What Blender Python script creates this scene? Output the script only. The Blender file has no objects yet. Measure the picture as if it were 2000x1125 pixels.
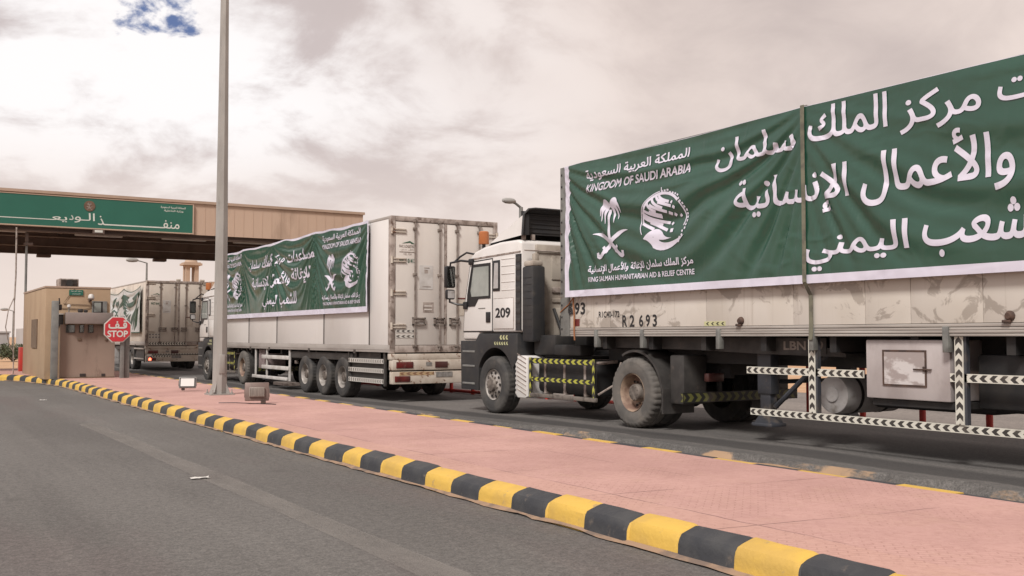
import bpy, bmesh, math, random
from mathutils import Vector, Matrix, noise
from mathutils.geometry import delaunay_2d_cdt
import numpy as np

# ------------------------------------------------------------------ scene, camera, sky, sun
SC = bpy.context.scene
COL = SC.collection
R = math.radians
YAW = R(31.6)
CAM_H = 1.39
cam_data = bpy.data.cameras.new('camera')
cam_data.lens = 36.0
cam_data.sensor_width = 36.0
cam_data.clip_start = 0.05
cam_data.clip_end = 6000
cam = bpy.data.objects.new('camera', cam_data)
COL.objects.link(cam)
cam.location = (0, 0, CAM_H)
cam.rotation_euler = (math.pi / 2 + math.atan(95 / 2000), 0, -YAW)
SC.camera = cam

SUN_EL, SUN_AZ = R(47), R(234)          # azimuth clockwise from +Y: light comes from behind and left of the camera
sun_dir = Vector((math.sin(SUN_AZ) * math.cos(SUN_EL), math.cos(SUN_AZ) * math.cos(SUN_EL), math.sin(SUN_EL)))
sl = bpy.data.lights.new('sun', 'SUN')
sl.energy = 1.5
sl.angle = R(14)
sl.color = (1.0, 0.95, 0.89)
so = bpy.data.objects.new('sun', sl)
COL.objects.link(so)
so.rotation_euler = sun_dir.to_track_quat('Z', 'Y').to_euler()
SC.view_settings.view_transform = 'Standard'
SC.view_settings.look = 'None'
SC.view_settings.gamma = 1
SC.view_settings.exposure = 1.27

world = bpy.data.worlds.new('World')
SC.world = world
world.use_nodes = True


class NT:
    """small helper round a node tree"""
    def __init__(s, tree):
        s.t = tree; s.n = tree.nodes; s.l = tree.links

    def new(s, kind, **kw):
        n = s.n.new(kind)
        for k, v in kw.items():
            if k.startswith('i_'):
                n.inputs[k[2:].replace('_', ' ')].default_value = v
            else:
                setattr(n, k, v)
        return n

    def link(s, a, b):
        s.l.new(a, b)

    def val(s, x, sock):
        if isinstance(x, (int, float)):
            sock.default_value = x
        elif isinstance(x, tuple):
            sock.default_value = x if len(x) == 4 or sock.type == 'VECTOR' else (*x, 1)
        else:
            s.l.new(x, sock)

    def math(s, op, a, b=0.0, c=0.0, clamp=False):
        n = s.n.new('ShaderNodeMath'); n.operation = op; n.use_clamp = clamp
        s.val(a, n.inputs[0]); s.val(b, n.inputs[1]); s.val(c, n.inputs[2])
        return n.outputs[0]

    def ramp(s, x, lo, hi, a=0.0, b=1.0, smooth=True):
        n = s.n.new('ShaderNodeMapRange')
        if smooth: n.interpolation_type = 'SMOOTHSTEP'
        s.val(x, n.inputs['Value']); n.inputs['From Min'].default_value = lo; n.inputs['From Max'].default_value = hi
        n.inputs['To Min'].default_value = a; n.inputs['To Max'].default_value = b
        return n.outputs[0]

    def mix(s, f, a, b, mode='MIX'):
        n = s.n.new('ShaderNodeMix'); n.data_type = 'RGBA'; n.blend_type = mode
        s.val(f, n.inputs[0]); s.val(a, n.inputs[6]); s.val(b, n.inputs[7])
        return n.outputs[2]

    def noise(s, vec, scale, detail=4, rough=0.55, dist=0.0):
        n = s.n.new('ShaderNodeTexNoise')
        n.inputs['Scale'].default_value = scale; n.inputs['Detail'].default_value = detail
        n.inputs['Roughness'].default_value = rough; n.inputs['Distortion'].default_value = dist
        if vec is not None: s.l.new(vec, n.inputs['Vector'])
        return n.outputs['Fac']

    def mapping(s, vec, scale=(1, 1, 1), loc=(0, 0, 0), rot=(0, 0, 0)):
        n = s.n.new('ShaderNodeMapping')
        n.inputs['Scale'].default_value = scale; n.inputs['Location'].default_value = loc; n.inputs['Rotation'].default_value = rot
        s.l.new(vec, n.inputs['Vector'])
        return n.outputs[0]


def build_world():
    w = NT(world.node_tree)
    w.n.clear()
    out = w.new('ShaderNodeOutputWorld')
    bg = w.new('ShaderNodeBackground')
    bg.inputs['Strength'].default_value = 0.086
    w.link(bg.outputs[0], out.inputs[0])
    sky = w.new('ShaderNodeTexSky', sky_type='NISHITA', sun_disc=False)
    sky.sun_elevation = SUN_EL; sky.sun_rotation = SUN_AZ
    sky.air_density = 1.0; sky.dust_density = 2.0
    tc = w.new('ShaderNodeTexCoord')
    sep = w.new('ShaderNodeSeparateXYZ'); w.link(tc.outputs['Generated'], sep.inputs[0])
    x, y, z = sep.outputs
    zc = w.math('ADD', w.math('MAXIMUM', z, 0.0), 0.34)
    px = w.math('DIVIDE', x, zc); py = w.math('DIVIDE', y, zc)
    cb = w.new('ShaderNodeCombineXYZ'); w.link(px, cb.inputs[0]); w.link(py, cb.inputs[1])
    p = cb.outputs[0]
    big = w.noise(w.mapping(p, (1, 1, 1), (3.1, 7.7, 0)), 1.15, 3, 0.5, 0.4)
    mid = w.noise(w.mapping(p, (1, 1, 1), (1.3, 2.2, 0)), 4.6, 8, 0.58, 0.35)
    fine = w.noise(w.mapping(p, (1, 1, 1), (9.0, 4.0, 0)), 13.0, 6, 0.6, 0.2)
    # puffy bright clouds to the north (left of the view), a smooth dusty veil to the east
    north = w.ramp(w.math('ADD', w.math('SUBTRACT', y, w.math('MULTIPLY', x, 0.75)), w.math('MULTIPLY', w.math('SUBTRACT', big, 0.5), 0.8)), 0.25, 0.85)
    dens = w.math('ADD', w.math('MULTIPLY', big, 0.42), w.math('ADD', w.math('MULTIPLY', mid, 0.47), w.math('MULTIPLY', fine, 0.11)))
    lightness = w.ramp(dens, 0.435, 0.56)
    soft = w.math('ADD', w.math('MULTIPLY', big, 0.75), w.math('MULTIPLY', mid, 0.25))
    veil = w.mix(w.ramp(soft, 0.40, 0.60), (2.95, 2.46, 2.23), (4.2, 3.55, 3.18))
    puff = w.mix(lightness, (3.0, 2.58, 2.47), (5.1, 4.88, 4.78))
    cloud = w.mix(w.math('MULTIPLY', north, w.ramp(z, 0.05, 0.20)), veil, puff)
    horizon = w.ramp(z, 0.02, 0.22, 1.0, 0.0)
    cloud = w.mix(w.math('MULTIPLY', horizon, 0.75), cloud, (4.65, 3.98, 3.62))
    # a torn gap of blue sky high in the north-north-west
    g = w.new('ShaderNodeVectorMath', operation='DOT_PRODUCT')
    w.link(tc.outputs['Generated'], g.inputs[0])
    g.inputs[1].default_value = Vector((0.2044, 0.9358, 0.291)).normalized()
    near = w.ramp(g.outputs['Value'], 0.9984, 0.9999, smooth=False)
    sky_c = w.mix(1.0, sky.outputs[0], (0.62, 0.72, 0.95), 'MULTIPLY')
    gap = w.ramp(w.math('ADD', w.math('MULTIPLY_ADD', w.ramp(near, 0.0, 0.25), 2.0, w.math('ADD', near, -2.0)), w.math('ADD', w.math('MULTIPLY', w.math('SUBTRACT', 0.5, mid), 3.0), w.math('MULTIPLY', w.math('SUBTRACT', 0.5, fine), 1.6))), 0.62, 0.95, 0.0, 0.95)
    col = w.mix(gap, cloud, (0.42, 0.72, 1.65))
    col = w.mix(0.04, col, sky_c)
    w.link(col, bg.inputs['Color'])


build_world()

# ------------------------------------------------------------------ materials
MATS = {}


def new_mat(name):
    m = bpy.data.materials.new(name)
    m.use_nodes = True
    t = NT(m.node_tree)
    b = t.n['Principled BSDF']
    MATS[name] = m
    return m, t, b


def simple(name, c, rough=0.6, metal=0.0, c2=None, scale=3.0, lo=0.4, hi=0.65, dirt=None, dscale=1.2, dlo=0.52, dhi=0.68,
           bump=0.0, bscale=60.0, stretch=(1, 1, 1), detail=5, spec=None, cav=0.0):
    """paint / metal / plastic with uneven tone (c..c2), an optional layer of dirt patches and a little bump"""
    m, t, b = new_mat(name)
    tc = t.new('ShaderNodeTexCoord').outputs['Object']
    v = t.mapping(tc, stretch)
    if c2 is None: c2 = tuple(min(1, x * 0.86) for x in c)
    col = t.mix(t.ramp(t.noise(v, scale, detail), lo, hi), c, c2)
    if dirt:
        col = t.mix(t.ramp(t.noise(t.mapping(tc, stretch, (4, 9, 2)), dscale, 7, 0.65), dlo, dhi), col, dirt)
    t.val(col, b.inputs['Base Color'])
    b.inputs['Roughness'].default_value = rough
    b.inputs['Metallic'].default_value = metal
    if spec is not None: b.inputs['Specular IOR Level'].default_value = spec
    if bump:
        bn = t.new('ShaderNodeBump'); bn.inputs['Strength'].default_value = bump; bn.inputs['Distance'].default_value = 0.01
        t.link(t.noise(tc, bscale, 3), bn.inputs['Height']); t.link(bn.outputs[0], b.inputs['Normal'])
    return m


def chevron(name, ca, cb, per, dark_edge=False):
    """chevron strip; reads metres along the board in U and 0..1 across it in V"""
    m, t, b = new_mat(name)
    uv = t.new('ShaderNodeUVMap', uv_map='UVMap')
    sp = t.new('ShaderNodeSeparateXYZ'); t.link(uv.outputs[0], sp.inputs[0])
    k = t.math('MULTIPLY', t.math('ABSOLUTE', t.math('SUBTRACT', sp.outputs[1], 0.5)), 0.9)
    f = t.math('FRACT', t.math('SUBTRACT', t.math('DIVIDE', sp.outputs[0], per), k))
    edge = t.math('GREATER_THAN', t.math('ABSOLUTE', t.math('SUBTRACT', sp.outputs[1], 0.5)), 0.40)
    on = t.math('LESS_THAN', f, 0.5)
    s = t.math('MAXIMUM', on, edge) if dark_edge else t.math('MULTIPLY', on, t.math('SUBTRACT', 1.0, edge))
    tc = t.new('ShaderNodeTexCoord').outputs['Object']
    col = t.mix(s, ca, cb)
    col = t.mix(t.ramp(t.noise(tc, 5, 6), 0.5, 0.8, 0, 0.55), col, (0.2, 0.17, 0.14))
    t.val(col, b.inputs['Base Color'])
    b.inputs['Roughness'].default_value = 0.5
    return m


simple('white_cab', (0.66, 0.645, 0.63), 0.32, c2=(0.61, 0.59, 0.57), scale=1.3, dirt=(0.42, 0.37, 0.32), dscale=2.5, dlo=0.60, dhi=0.85)
simple('cab_back', (0.40, 0.36, 0.31), 0.6, c2=(0.30, 0.26, 0.22), scale=2.5, dirt=(0.15, 0.12, 0.10), dscale=2.0, dlo=0.55, dhi=0.75)
simple('panel_white', (0.66, 0.64, 0.625), 0.45, c2=(0.62, 0.60, 0.58), scale=0.8, dirt=(0.52, 0.48, 0.44), dscale=1.0, dlo=0.58, dhi=0.88, stretch=(1, 1, 0.4))
simple('door_white', (0.60, 0.565, 0.53), 0.5, c2=(0.55, 0.51, 0.475), scale=1.2, dirt=(0.44, 0.385, 0.335), dscale=1.5, dlo=0.64, dhi=0.95, stretch=(1, 1, 0.3))
simple('door_dusty', (0.58, 0.53, 0.47), 0.6, c2=(0.52, 0.465, 0.41), scale=1.5, dirt=(0.38, 0.32, 0.27), dscale=2.0, dlo=0.55, dhi=0.8, stretch=(1, 1, 0.3))
simple('frame_grime', (0.36, 0.31, 0.28), 0.7, c2=(0.20, 0.16, 0.14), scale=5, dirt=(0.09, 0.055, 0.04), dscale=6, dlo=0.52, dhi=0.7)
simple('rusty_white', (0.50, 0.45, 0.39), 0.65, c2=(0.42, 0.36, 0.30), scale=3, dirt=(0.15, 0.07, 0.04), dscale=5.5, dlo=0.56, dhi=0.64)
simple('rod_metal', (0.27, 0.235, 0.21), 0.55, 0.3, c2=(0.16, 0.13, 0.115), scale=8)
simple('alu_rail', (0.42, 0.395, 0.365), 0.5, 0.15, c2=(0.33, 0.30, 0.275), scale=4, dirt=(0.52, 0.49, 0.46), dscale=3, dlo=0.55, dhi=0.8, stretch=(1, 0.25, 4))
simple('steel_post', (0.19, 0.195, 0.185), 0.6, 0.1, c2=(0.13, 0.13, 0.125), scale=6, dirt=(0.13, 0.07, 0.045), dscale=5, dlo=0.62, dhi=0.7)
simple('sill_grey', (0.36, 0.335, 0.315), 0.55, c2=(0.30, 0.275, 0.255), scale=3, stretch=(1, 0.3, 1))
simple('seam_dark', (0.07, 0.06, 0.055), 0.7)
simple('plastic_dark', (0.024, 0.025, 0.028), 0.6, c2=(0.034, 0.033, 0.033), scale=3, dirt=(0.075, 0.066, 0.058), dscale=3, dlo=0.58, dhi=0.85)
simple('chassis_black', (0.014, 0.014, 0.015), 0.65, c2=(0.024, 0.022, 0.021), scale=4, dirt=(0.07, 0.058, 0.048), dscale=4, dlo=0.6, dhi=0.8)
simple('black', (0.013, 0.013, 0.015), 0.4)
simple('mark_black', (0.02, 0.02, 0.022), 0.6)
simple('mark_green', (0.03, 0.10, 0.06), 0.6)
simple('rubber', (0.04, 0.039, 0.039), 0.85, c2=(0.075, 0.07, 0.065), scale=3.5, dirt=(0.14, 0.12, 0.10), dscale=3, dlo=0.55, dhi=0.8, bump=0.2)
simple('rubber_dusty', (0.125, 0.115, 0.105), 0.9, c2=(0.085, 0.08, 0.075), scale=4, dirt=(0.17, 0.15, 0.13), dscale=3.5, dlo=0.5, dhi=0.75, bump=0.25)
simple('rim_grey', (0.36, 0.335, 0.315), 0.5, 0.2, c2=(0.24, 0.22, 0.20), scale=6, dirt=(0.05, 0.045, 0.04), dscale=5, dlo=0.58, dhi=0.7)
simple('rim_tan', (0.34, 0.25, 0.185), 0.7, c2=(0.17, 0.105, 0.08), scale=4, dirt=(0.10, 0.065, 0.055), dscale=3.5, dlo=0.52, dhi=0.68)
simple('hub_grey', (0.19, 0.165, 0.145), 0.6, 0.2, c2=(0.10, 0.085, 0.075), scale=9)
simple('tank_grey', (0.42, 0.41, 0.405), 0.6, c2=(0.36, 0.345, 0.34), scale=5, dirt=(0.2, 0.18, 0.16), dscale=3)
simple('gear_blue', (0.042, 0.046, 0.057), 0.5, c2=(0.032, 0.034, 0.04), scale=4, dirt=(0.10, 0.085, 0.075), dscale=4)
simple('box_metal', (0.46, 0.42, 0.415), 0.4, 0.1, c2=(0.36, 0.32, 0.315), scale=1.8, dirt=(0.26, 0.22, 0.21), dscale=2.2, dlo=0.55, dhi=0.8, stretch=(1, 1, 0.6))
simple('box_door', (0.55, 0.52, 0.515), 0.55, c2=(0.33, 0.285, 0.275), scale=3.5, lo=0.45, hi=0.55, detail=8, stretch=(1, 1, 2))
simple('rust', (0.085, 0.05, 0.037), 0.8, c2=(0.045, 0.03, 0.026), scale=10)
simple('rope', (0.30, 0.13, 0.06), 0.85)
simple('strap_tan', (0.17, 0.165, 0.12), 0.8, c2=(0.10, 0.095, 0.075), scale=6)
simple('bar_white', (0.54, 0.525, 0.51), 0.5, c2=(0.44, 0.42, 0.40), scale=4)
simple('pallet_mauve', (0.24, 0.19, 0.19), 0.8, c2=(0.17, 0.13, 0.13), scale=5)
simple('lamp_red', (0.13, 0.018, 0.016), 0.35, c2=(0.06, 0.012, 0.011), scale=5, dirt=(0.16, 0.10, 0.08), dscale=6, dlo=0.55, dhi=0.8)
simple('lamp_dark', (0.07, 0.025, 0.022), 0.35)
simple('amber', (0.42, 0.15, 0.045), 0.35, c2=(0.36, 0.12, 0.04))
simple('plate_grey', (0.23, 0.22, 0.21), 0.5, c2=(0.15, 0.14, 0.13), scale=14)
simple('chassis_grey', (0.045, 0.042, 0.040), 0.6, c2=(0.028, 0.026, 0.025), scale=4, dirt=(0.085, 0.07, 0.06), dscale=4, dlo=0.58, dhi=0.75)
def cloth(name, c, c2, rough, spec, coat=0.0):
    """woven print cloth with fine creases"""
    m, t, b = new_mat(name)
    tc = t.new('ShaderNodeTexCoord').outputs['Object']
    t.val(t.mix(t.ramp(t.noise(tc, 0.7, 5), 0.4, 0.65), c, c2), b.inputs['Base Color'])
    b.inputs['Roughness'].default_value = rough; b.inputs['Specular IOR Level'].default_value = spec
    b.inputs['Coat Weight'].default_value = coat; b.inputs['Coat Roughness'].default_value = 0.28
    w1 = t.noise(t.mapping(tc, (1, 1.0, 1.0)), 1.5, 2, 0.5, 0.4)
    cr = t.math('ABSOLUTE', t.math('SUBTRACT', t.noise(t.mapping(tc, (1, 0.8, 1.5), (0, 3, 0), (R(32), 0, 0)), 1.0, 2, 0.55, 0.6), 0.5))
    cr2 = t.math('ABSOLUTE', t.math('SUBTRACT', t.noise(t.mapping(tc, (1, 1.6, 0.7), (0, 8, 2), (R(-25), 0, 0)), 1.2, 2, 0.55, 0.5), 0.5))
    h = t.math('ADD', t.ramp(cr, 0.0, 0.12, 1.0, 0.0), t.math('ADD', t.math('MULTIPLY', t.ramp(cr2, 0.0, 0.10, 1.0, 0.0), 0.7), w1))
    bn = t.new('ShaderNodeBump'); bn.inputs['Strength'].default_value = 0.16; bn.inputs['Distance'].default_value = 0.03
    t.link(h, bn.inputs['Height']); t.link(bn.outputs[0], b.inputs['Normal'])


cloth('banner_green', (0.012, 0.060, 0.037), (0.015, 0.070, 0.044), 0.34, 0.8, 0.18)
cloth('banner_white', (0.62, 0.60, 0.70), (0.59, 0.57, 0.67), 0.5, 0.5)
cloth('banner_pale', (0.46, 0.47, 0.47), (0.42, 0.43, 0.43), 0.45, 0.5)
chevron('chev_white', (0.60, 0.585, 0.52), (0.04, 0.036, 0.033), 0.115)
chevron('chev_yellow', (0.40, 0.40, 0.06), (0.014, 0.014, 0.014), 0.17, True)
chevron('chev_olive', (0.11, 0.11, 0.03), (0.012, 0.012, 0.011), 0.15, True)
chevron('chev_small', (0.58, 0.565, 0.53), (0.11, 0.10, 0.095), 0.13)
simple('banner_dark', (0.018, 0.060, 0.040), 0.5)
simple('kerb_yellow', (0.60, 0.385, 0.075), 0.75, c2=(0.52, 0.335, 0.08), scale=4, dirt=(0.33, 0.235, 0.12), dscale=7, dlo=0.60, dhi=0.72, bump=0.5, bscale=30)
simple('kerb_black', (0.034, 0.036, 0.042), 0.75, c2=(0.052, 0.053, 0.056), scale=4, dirt=(0.12, 0.10, 0.085), dscale=7, dlo=0.60, dhi=0.75, bump=0.5, bscale=30)
simple('plaster_tan', (0.37, 0.265, 0.175), 0.9, c2=(0.33, 0.23, 0.15), scale=1.2, dirt=(0.21, 0.145, 0.10), dscale=1.3, dlo=0.58, dhi=0.85, bump=0.3, bscale=25, stretch=(1, 1, 0.5))
simple('plaster_brown', (0.27, 0.205, 0.165), 0.85, c2=(0.24, 0.18, 0.145), scale=1.2, dirt=(0.16, 0.115, 0.09), dscale=1.6, stretch=(1, 1, 0.4))
simple('panel_brown', (0.23, 0.19, 0.175), 0.6, c2=(0.20, 0.165, 0.15), scale=2)
simple('recess_dark', (0.03, 0.025, 0.023), 0.6)
simple('brick_tone', (0.16, 0.11, 0.075), 0.8)
simple('post_grey', (0.20, 0.20, 0.19), 0.55, 0.1, c2=(0.155, 0.155, 0.15), scale=4)
simple('fascia_beige', (0.47, 0.345, 0.265), 0.6, c2=(0.44, 0.32, 0.245), scale=0.7, dirt=(0.37, 0.265, 0.20), dscale=0.8, stretch=(1, 1, 0.3))
simple('fascia_trim', (0.39, 0.285, 0.22), 0.6, c2=(0.34, 0.25, 0.19), scale=1.5)
simple('soffit', (0.55, 0.46, 0.39), 0.7, c2=(0.48, 0.40, 0.34), scale=0.8)
simple('beam_brown', (0.12, 0.083, 0.068), 0.65, c2=(0.09, 0.062, 0.052), scale=2)
simple('sign_green', (0.016, 0.118, 0.083), 0.45, c2=(0.014, 0.108, 0.076), scale=0.6)
simple('sign_white', (0.60, 0.62, 0.58), 0.5)
simple('sign_red', (0.50, 0.035, 0.045), 0.45, c2=(0.46, 0.03, 0.04), scale=3)
simple('emblem_brown', (0.14, 0.085, 0.055), 0.6, c2=(0.10, 0.06, 0.04), scale=8)
simple('red_paint', (0.46, 0.035, 0.025), 0.5, c2=(0.38, 0.04, 0.03), scale=4, dirt=(0.30, 0.15, 0.11), dscale=5, dlo=0.62, dhi=0.8)
simple('pole_galv', (0.33, 0.315, 0.295), 0.6, 0.15, c2=(0.27, 0.255, 0.24), scale=2.2, dirt=(0.20, 0.19, 0.175), dscale=4, dlo=0.56, dhi=0.75, stretch=(1, 1, 0.35))
simple('flood_brown', (0.16, 0.115, 0.10), 0.5, 0.1, c2=(0.12, 0.085, 0.075), scale=5)
simple('flood_back', (0.235, 0.20, 0.175), 0.55, c2=(0.19, 0.16, 0.14), scale=5, stretch=(6, 1, 1))
simple('flood_grey', (0.30, 0.295, 0.285), 0.5)
simple('lens_white', (0.68, 0.68, 0.66), 0.15, c2=(0.66, 0.66, 0.64))
simple('window_reveal', (0.05, 0.045, 0.042), 0.5)
simple('wall_pale', (0.40, 0.38, 0.375), 0.8, c2=(0.36, 0.345, 0.34), scale=0.4)
simple('stone_beige', (0.42, 0.31, 0.235), 0.85, c2=(0.38, 0.28, 0.21), scale=0.6)
simple('leaf_green', (0.075, 0.085, 0.035), 0.7, c2=(0.045, 0.055, 0.022), scale=3)
simple('bark', (0.10, 0.075, 0.055), 0.9)
simple('paper_white', (0.62, 0.60, 0.57), 0.7)
simple('fog_glass', (0.30, 0.32, 0.30), 0.08)


def glass_mat():
    m, t, b = new_mat('glass')
    b.inputs['Base Color'].default_value = (0.62, 0.66, 0.64, 1)
    b.inputs['Roughness'].default_value = 0.03
    tr = t.new('ShaderNodeBsdfTransparent'); tr.inputs[0].default_value = (0.55, 0.60, 0.57, 1)
    gl = t.new('ShaderNodeBsdfGlossy'); gl.inputs['Roughness'].default_value = 0.05
    fr = t.new('ShaderNodeFresnel'); fr.inputs['IOR'].default_value = 1.5
    mx = t.new('ShaderNodeMixShader')
    t.link(t.math('MULTIPLY_ADD', fr.outputs[0], 0.8, 0.10), mx.inputs[0]); t.link(tr.outputs[0], mx.inputs[1]); t.link(gl.outputs[0], mx.inputs[2])
    t.link(mx.outputs[0], t.n['Material Output'].inputs[0])


def lit_mat(name, c, e):
    m, t, b = new_mat(name)
    b.inputs['Base Color'].default_value = (*c, 1)
    b.inputs['Emission Color'].default_value = (*c, 1)
    b.inputs['Emission Strength'].default_value = e


def board_mat():
    """old white lower boards with scrubbed, smeared patches of bare dirty grey"""
    m, t, b = new_mat('board_smear')
    tc = t.new('ShaderNodeTexCoord').outputs['Object']
    warp = t.new('ShaderNodeTexNoise'); warp.inputs['Scale'].default_value = 1.1; warp.inputs['Detail'].default_value = 3
    t.link(tc, warp.inputs['Vector'])
    add = t.new('ShaderNodeVectorMath', operation='MULTIPLY_ADD')
    t.link(warp.outputs['Color'], add.inputs[0]); add.inputs[1].default_value = (1.3, 1.3, 0.9); t.link(tc, add.inputs[2])
    v = add.outputs[0]
    smear = t.noise(t.mapping(v, (1, 1.1, 1.9), (2, 5, 1), (0.5, 0, 0)), 1.35, 7, 0.62, 0.8)
    fine = t.noise(t.mapping(v, (1, 6, 1.6), (0, 0, 0), (0.5, 0, 0)), 3.0, 5, 0.7)
    base = t.mix(t.ramp(t.noise(tc, 0.9, 3), 0.35, 0.7), (0.60, 0.565, 0.52), (0.53, 0.49, 0.435))
    f = t.ramp(t.math('MULTIPLY_ADD', fine, 0.16, smear), 0.585, 0.64)
    col = t.mix(t.math('MULTIPLY', f, 0.7), base, (0.29, 0.255, 0.22))
    streak = t.ramp(t.noise(t.mapping(tc, (1, 14, 0.5)), 1.0, 4), 0.56, 0.72)
    col = t.mix(t.math('MULTIPLY', streak, 0.35), col, (0.30, 0.25, 0.19))
    t.val(col, b.inputs['Base Color']); b.inputs['Roughness'].default_value = 0.6


def asphalt_mat(name, c1, c2, sand=None, stain=None, bump=0.5, dark_bands=()):
    m, t, b = new_mat(name)
    tc = t.new('ShaderNodeTexCoord').outputs['Object']
    along = t.mapping(tc, (1.0, 0.10, 1))
    lane = t.noise(along, 0.9, 4, 0.5)
    blot = t.noise(tc, 0.35, 5, 0.6)
    grit = t.noise(tc, 55, 3, 0.7)
    f = t.ramp(t.math('ADD', t.math('MULTIPLY', lane, 0.6), t.math('MULTIPLY', blot, 0.4)), 0.36, 0.62)
    col = t.mix(f, c1, c2)
    if stain: col = t.mix(t.math('MULTIPLY', t.ramp(t.noise(t.mapping(tc, (1, 0.22, 1), (7, 3, 0)), 0.6, 6, 0.6), 0.50, 0.66), 0.75), col, stain)
    mott = t.noise(tc, 17, 4, 0.7)
    col = t.mix(t.ramp(mott, 0.32, 0.68), t.mix(1.0, col, (0.79, 0.79, 0.79), 'MULTIPLY'), t.mix(1.0, col, (1.18, 1.18, 1.18), 'MULTIPLY'))
    streak = t.noise(t.mapping(tc, (3.2, 0.07, 1), (0, 4, 0)), 1.0, 4, 0.6)
    col = t.mix(t.ramp(streak, 0.54, 0.70, 0.0, 0.35), col, t.mix(1.0, col, (1.35, 1.34, 1.32), 'MULTIPLY'))
    col = t.mix(t.ramp(grit, 0.3, 0.7, 0.0, 1.0), t.mix(1.0, col, (0.66, 0.66, 0.66), 'MULTIPLY'), t.mix(1.0, col, (1.22, 1.21, 1.2), 'MULTIPLY'))
    vor = t.new('ShaderNodeTexVoronoi'); vor.inputs['Scale'].default_value = 85; t.link(tc, vor.inputs['Vector'])
    col = t.mix(t.ramp(vor.outputs['Distance'], 0.10, 0.22, 0.35, 0.0), col, t.mix(1.0, col, (1.6, 1.58, 1.5), 'MULTIPLY'))
    drip = t.new('ShaderNodeTexVoronoi'); drip.inputs['Scale'].default_value = 0.75; t.link(t.mapping(tc, (1, 0.8, 1)), drip.inputs['Vector'])
    col = t.mix(t.math('MULTIPLY', t.ramp(drip.outputs['Distance'], 0.03, 0.10, 0.45, 0.0), t.ramp(mott, 0.35, 0.6)), col, (0.05, 0.047, 0.045))
    if sand:
        sp = t.new('ShaderNodeSeparateXYZ'); t.link(tc, sp.inputs[0])
        s = t.noise(t.mapping(tc, (1.3, 0.55, 1), (2.2, 0.4, 0)), 1.5, 8, 0.66)
        side = t.ramp(sp.outputs[0], sand[1], sand[2], 0.12, -0.25)
        col = t.mix(t.ramp(t.math('ADD', s, side), 0.585, 0.68), col, sand[0])
    if dark_bands:  # darkens lengthwise bands between the given x limits, with wavering edges
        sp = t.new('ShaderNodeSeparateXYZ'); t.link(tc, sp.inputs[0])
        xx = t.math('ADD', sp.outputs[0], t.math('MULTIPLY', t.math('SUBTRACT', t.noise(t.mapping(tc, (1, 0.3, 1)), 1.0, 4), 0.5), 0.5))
        for lo, hi in dark_bands:
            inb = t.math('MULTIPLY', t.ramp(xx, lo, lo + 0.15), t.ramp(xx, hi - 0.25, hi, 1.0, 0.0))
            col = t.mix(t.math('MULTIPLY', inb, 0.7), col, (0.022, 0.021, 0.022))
    t.val(col, b.inputs['Base Color']); b.inputs['Roughness'].default_value = 0.88
    bn = t.new('ShaderNodeBump'); bn.inputs['Strength'].default_value = bump; bn.inputs['Distance'].default_value = 0.006
    t.link(t.math('ADD', grit, t.math('MULTIPLY', blot, 2.0)), bn.inputs['Height']); t.link(bn.outputs[0], b.inputs['Normal'])


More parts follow.
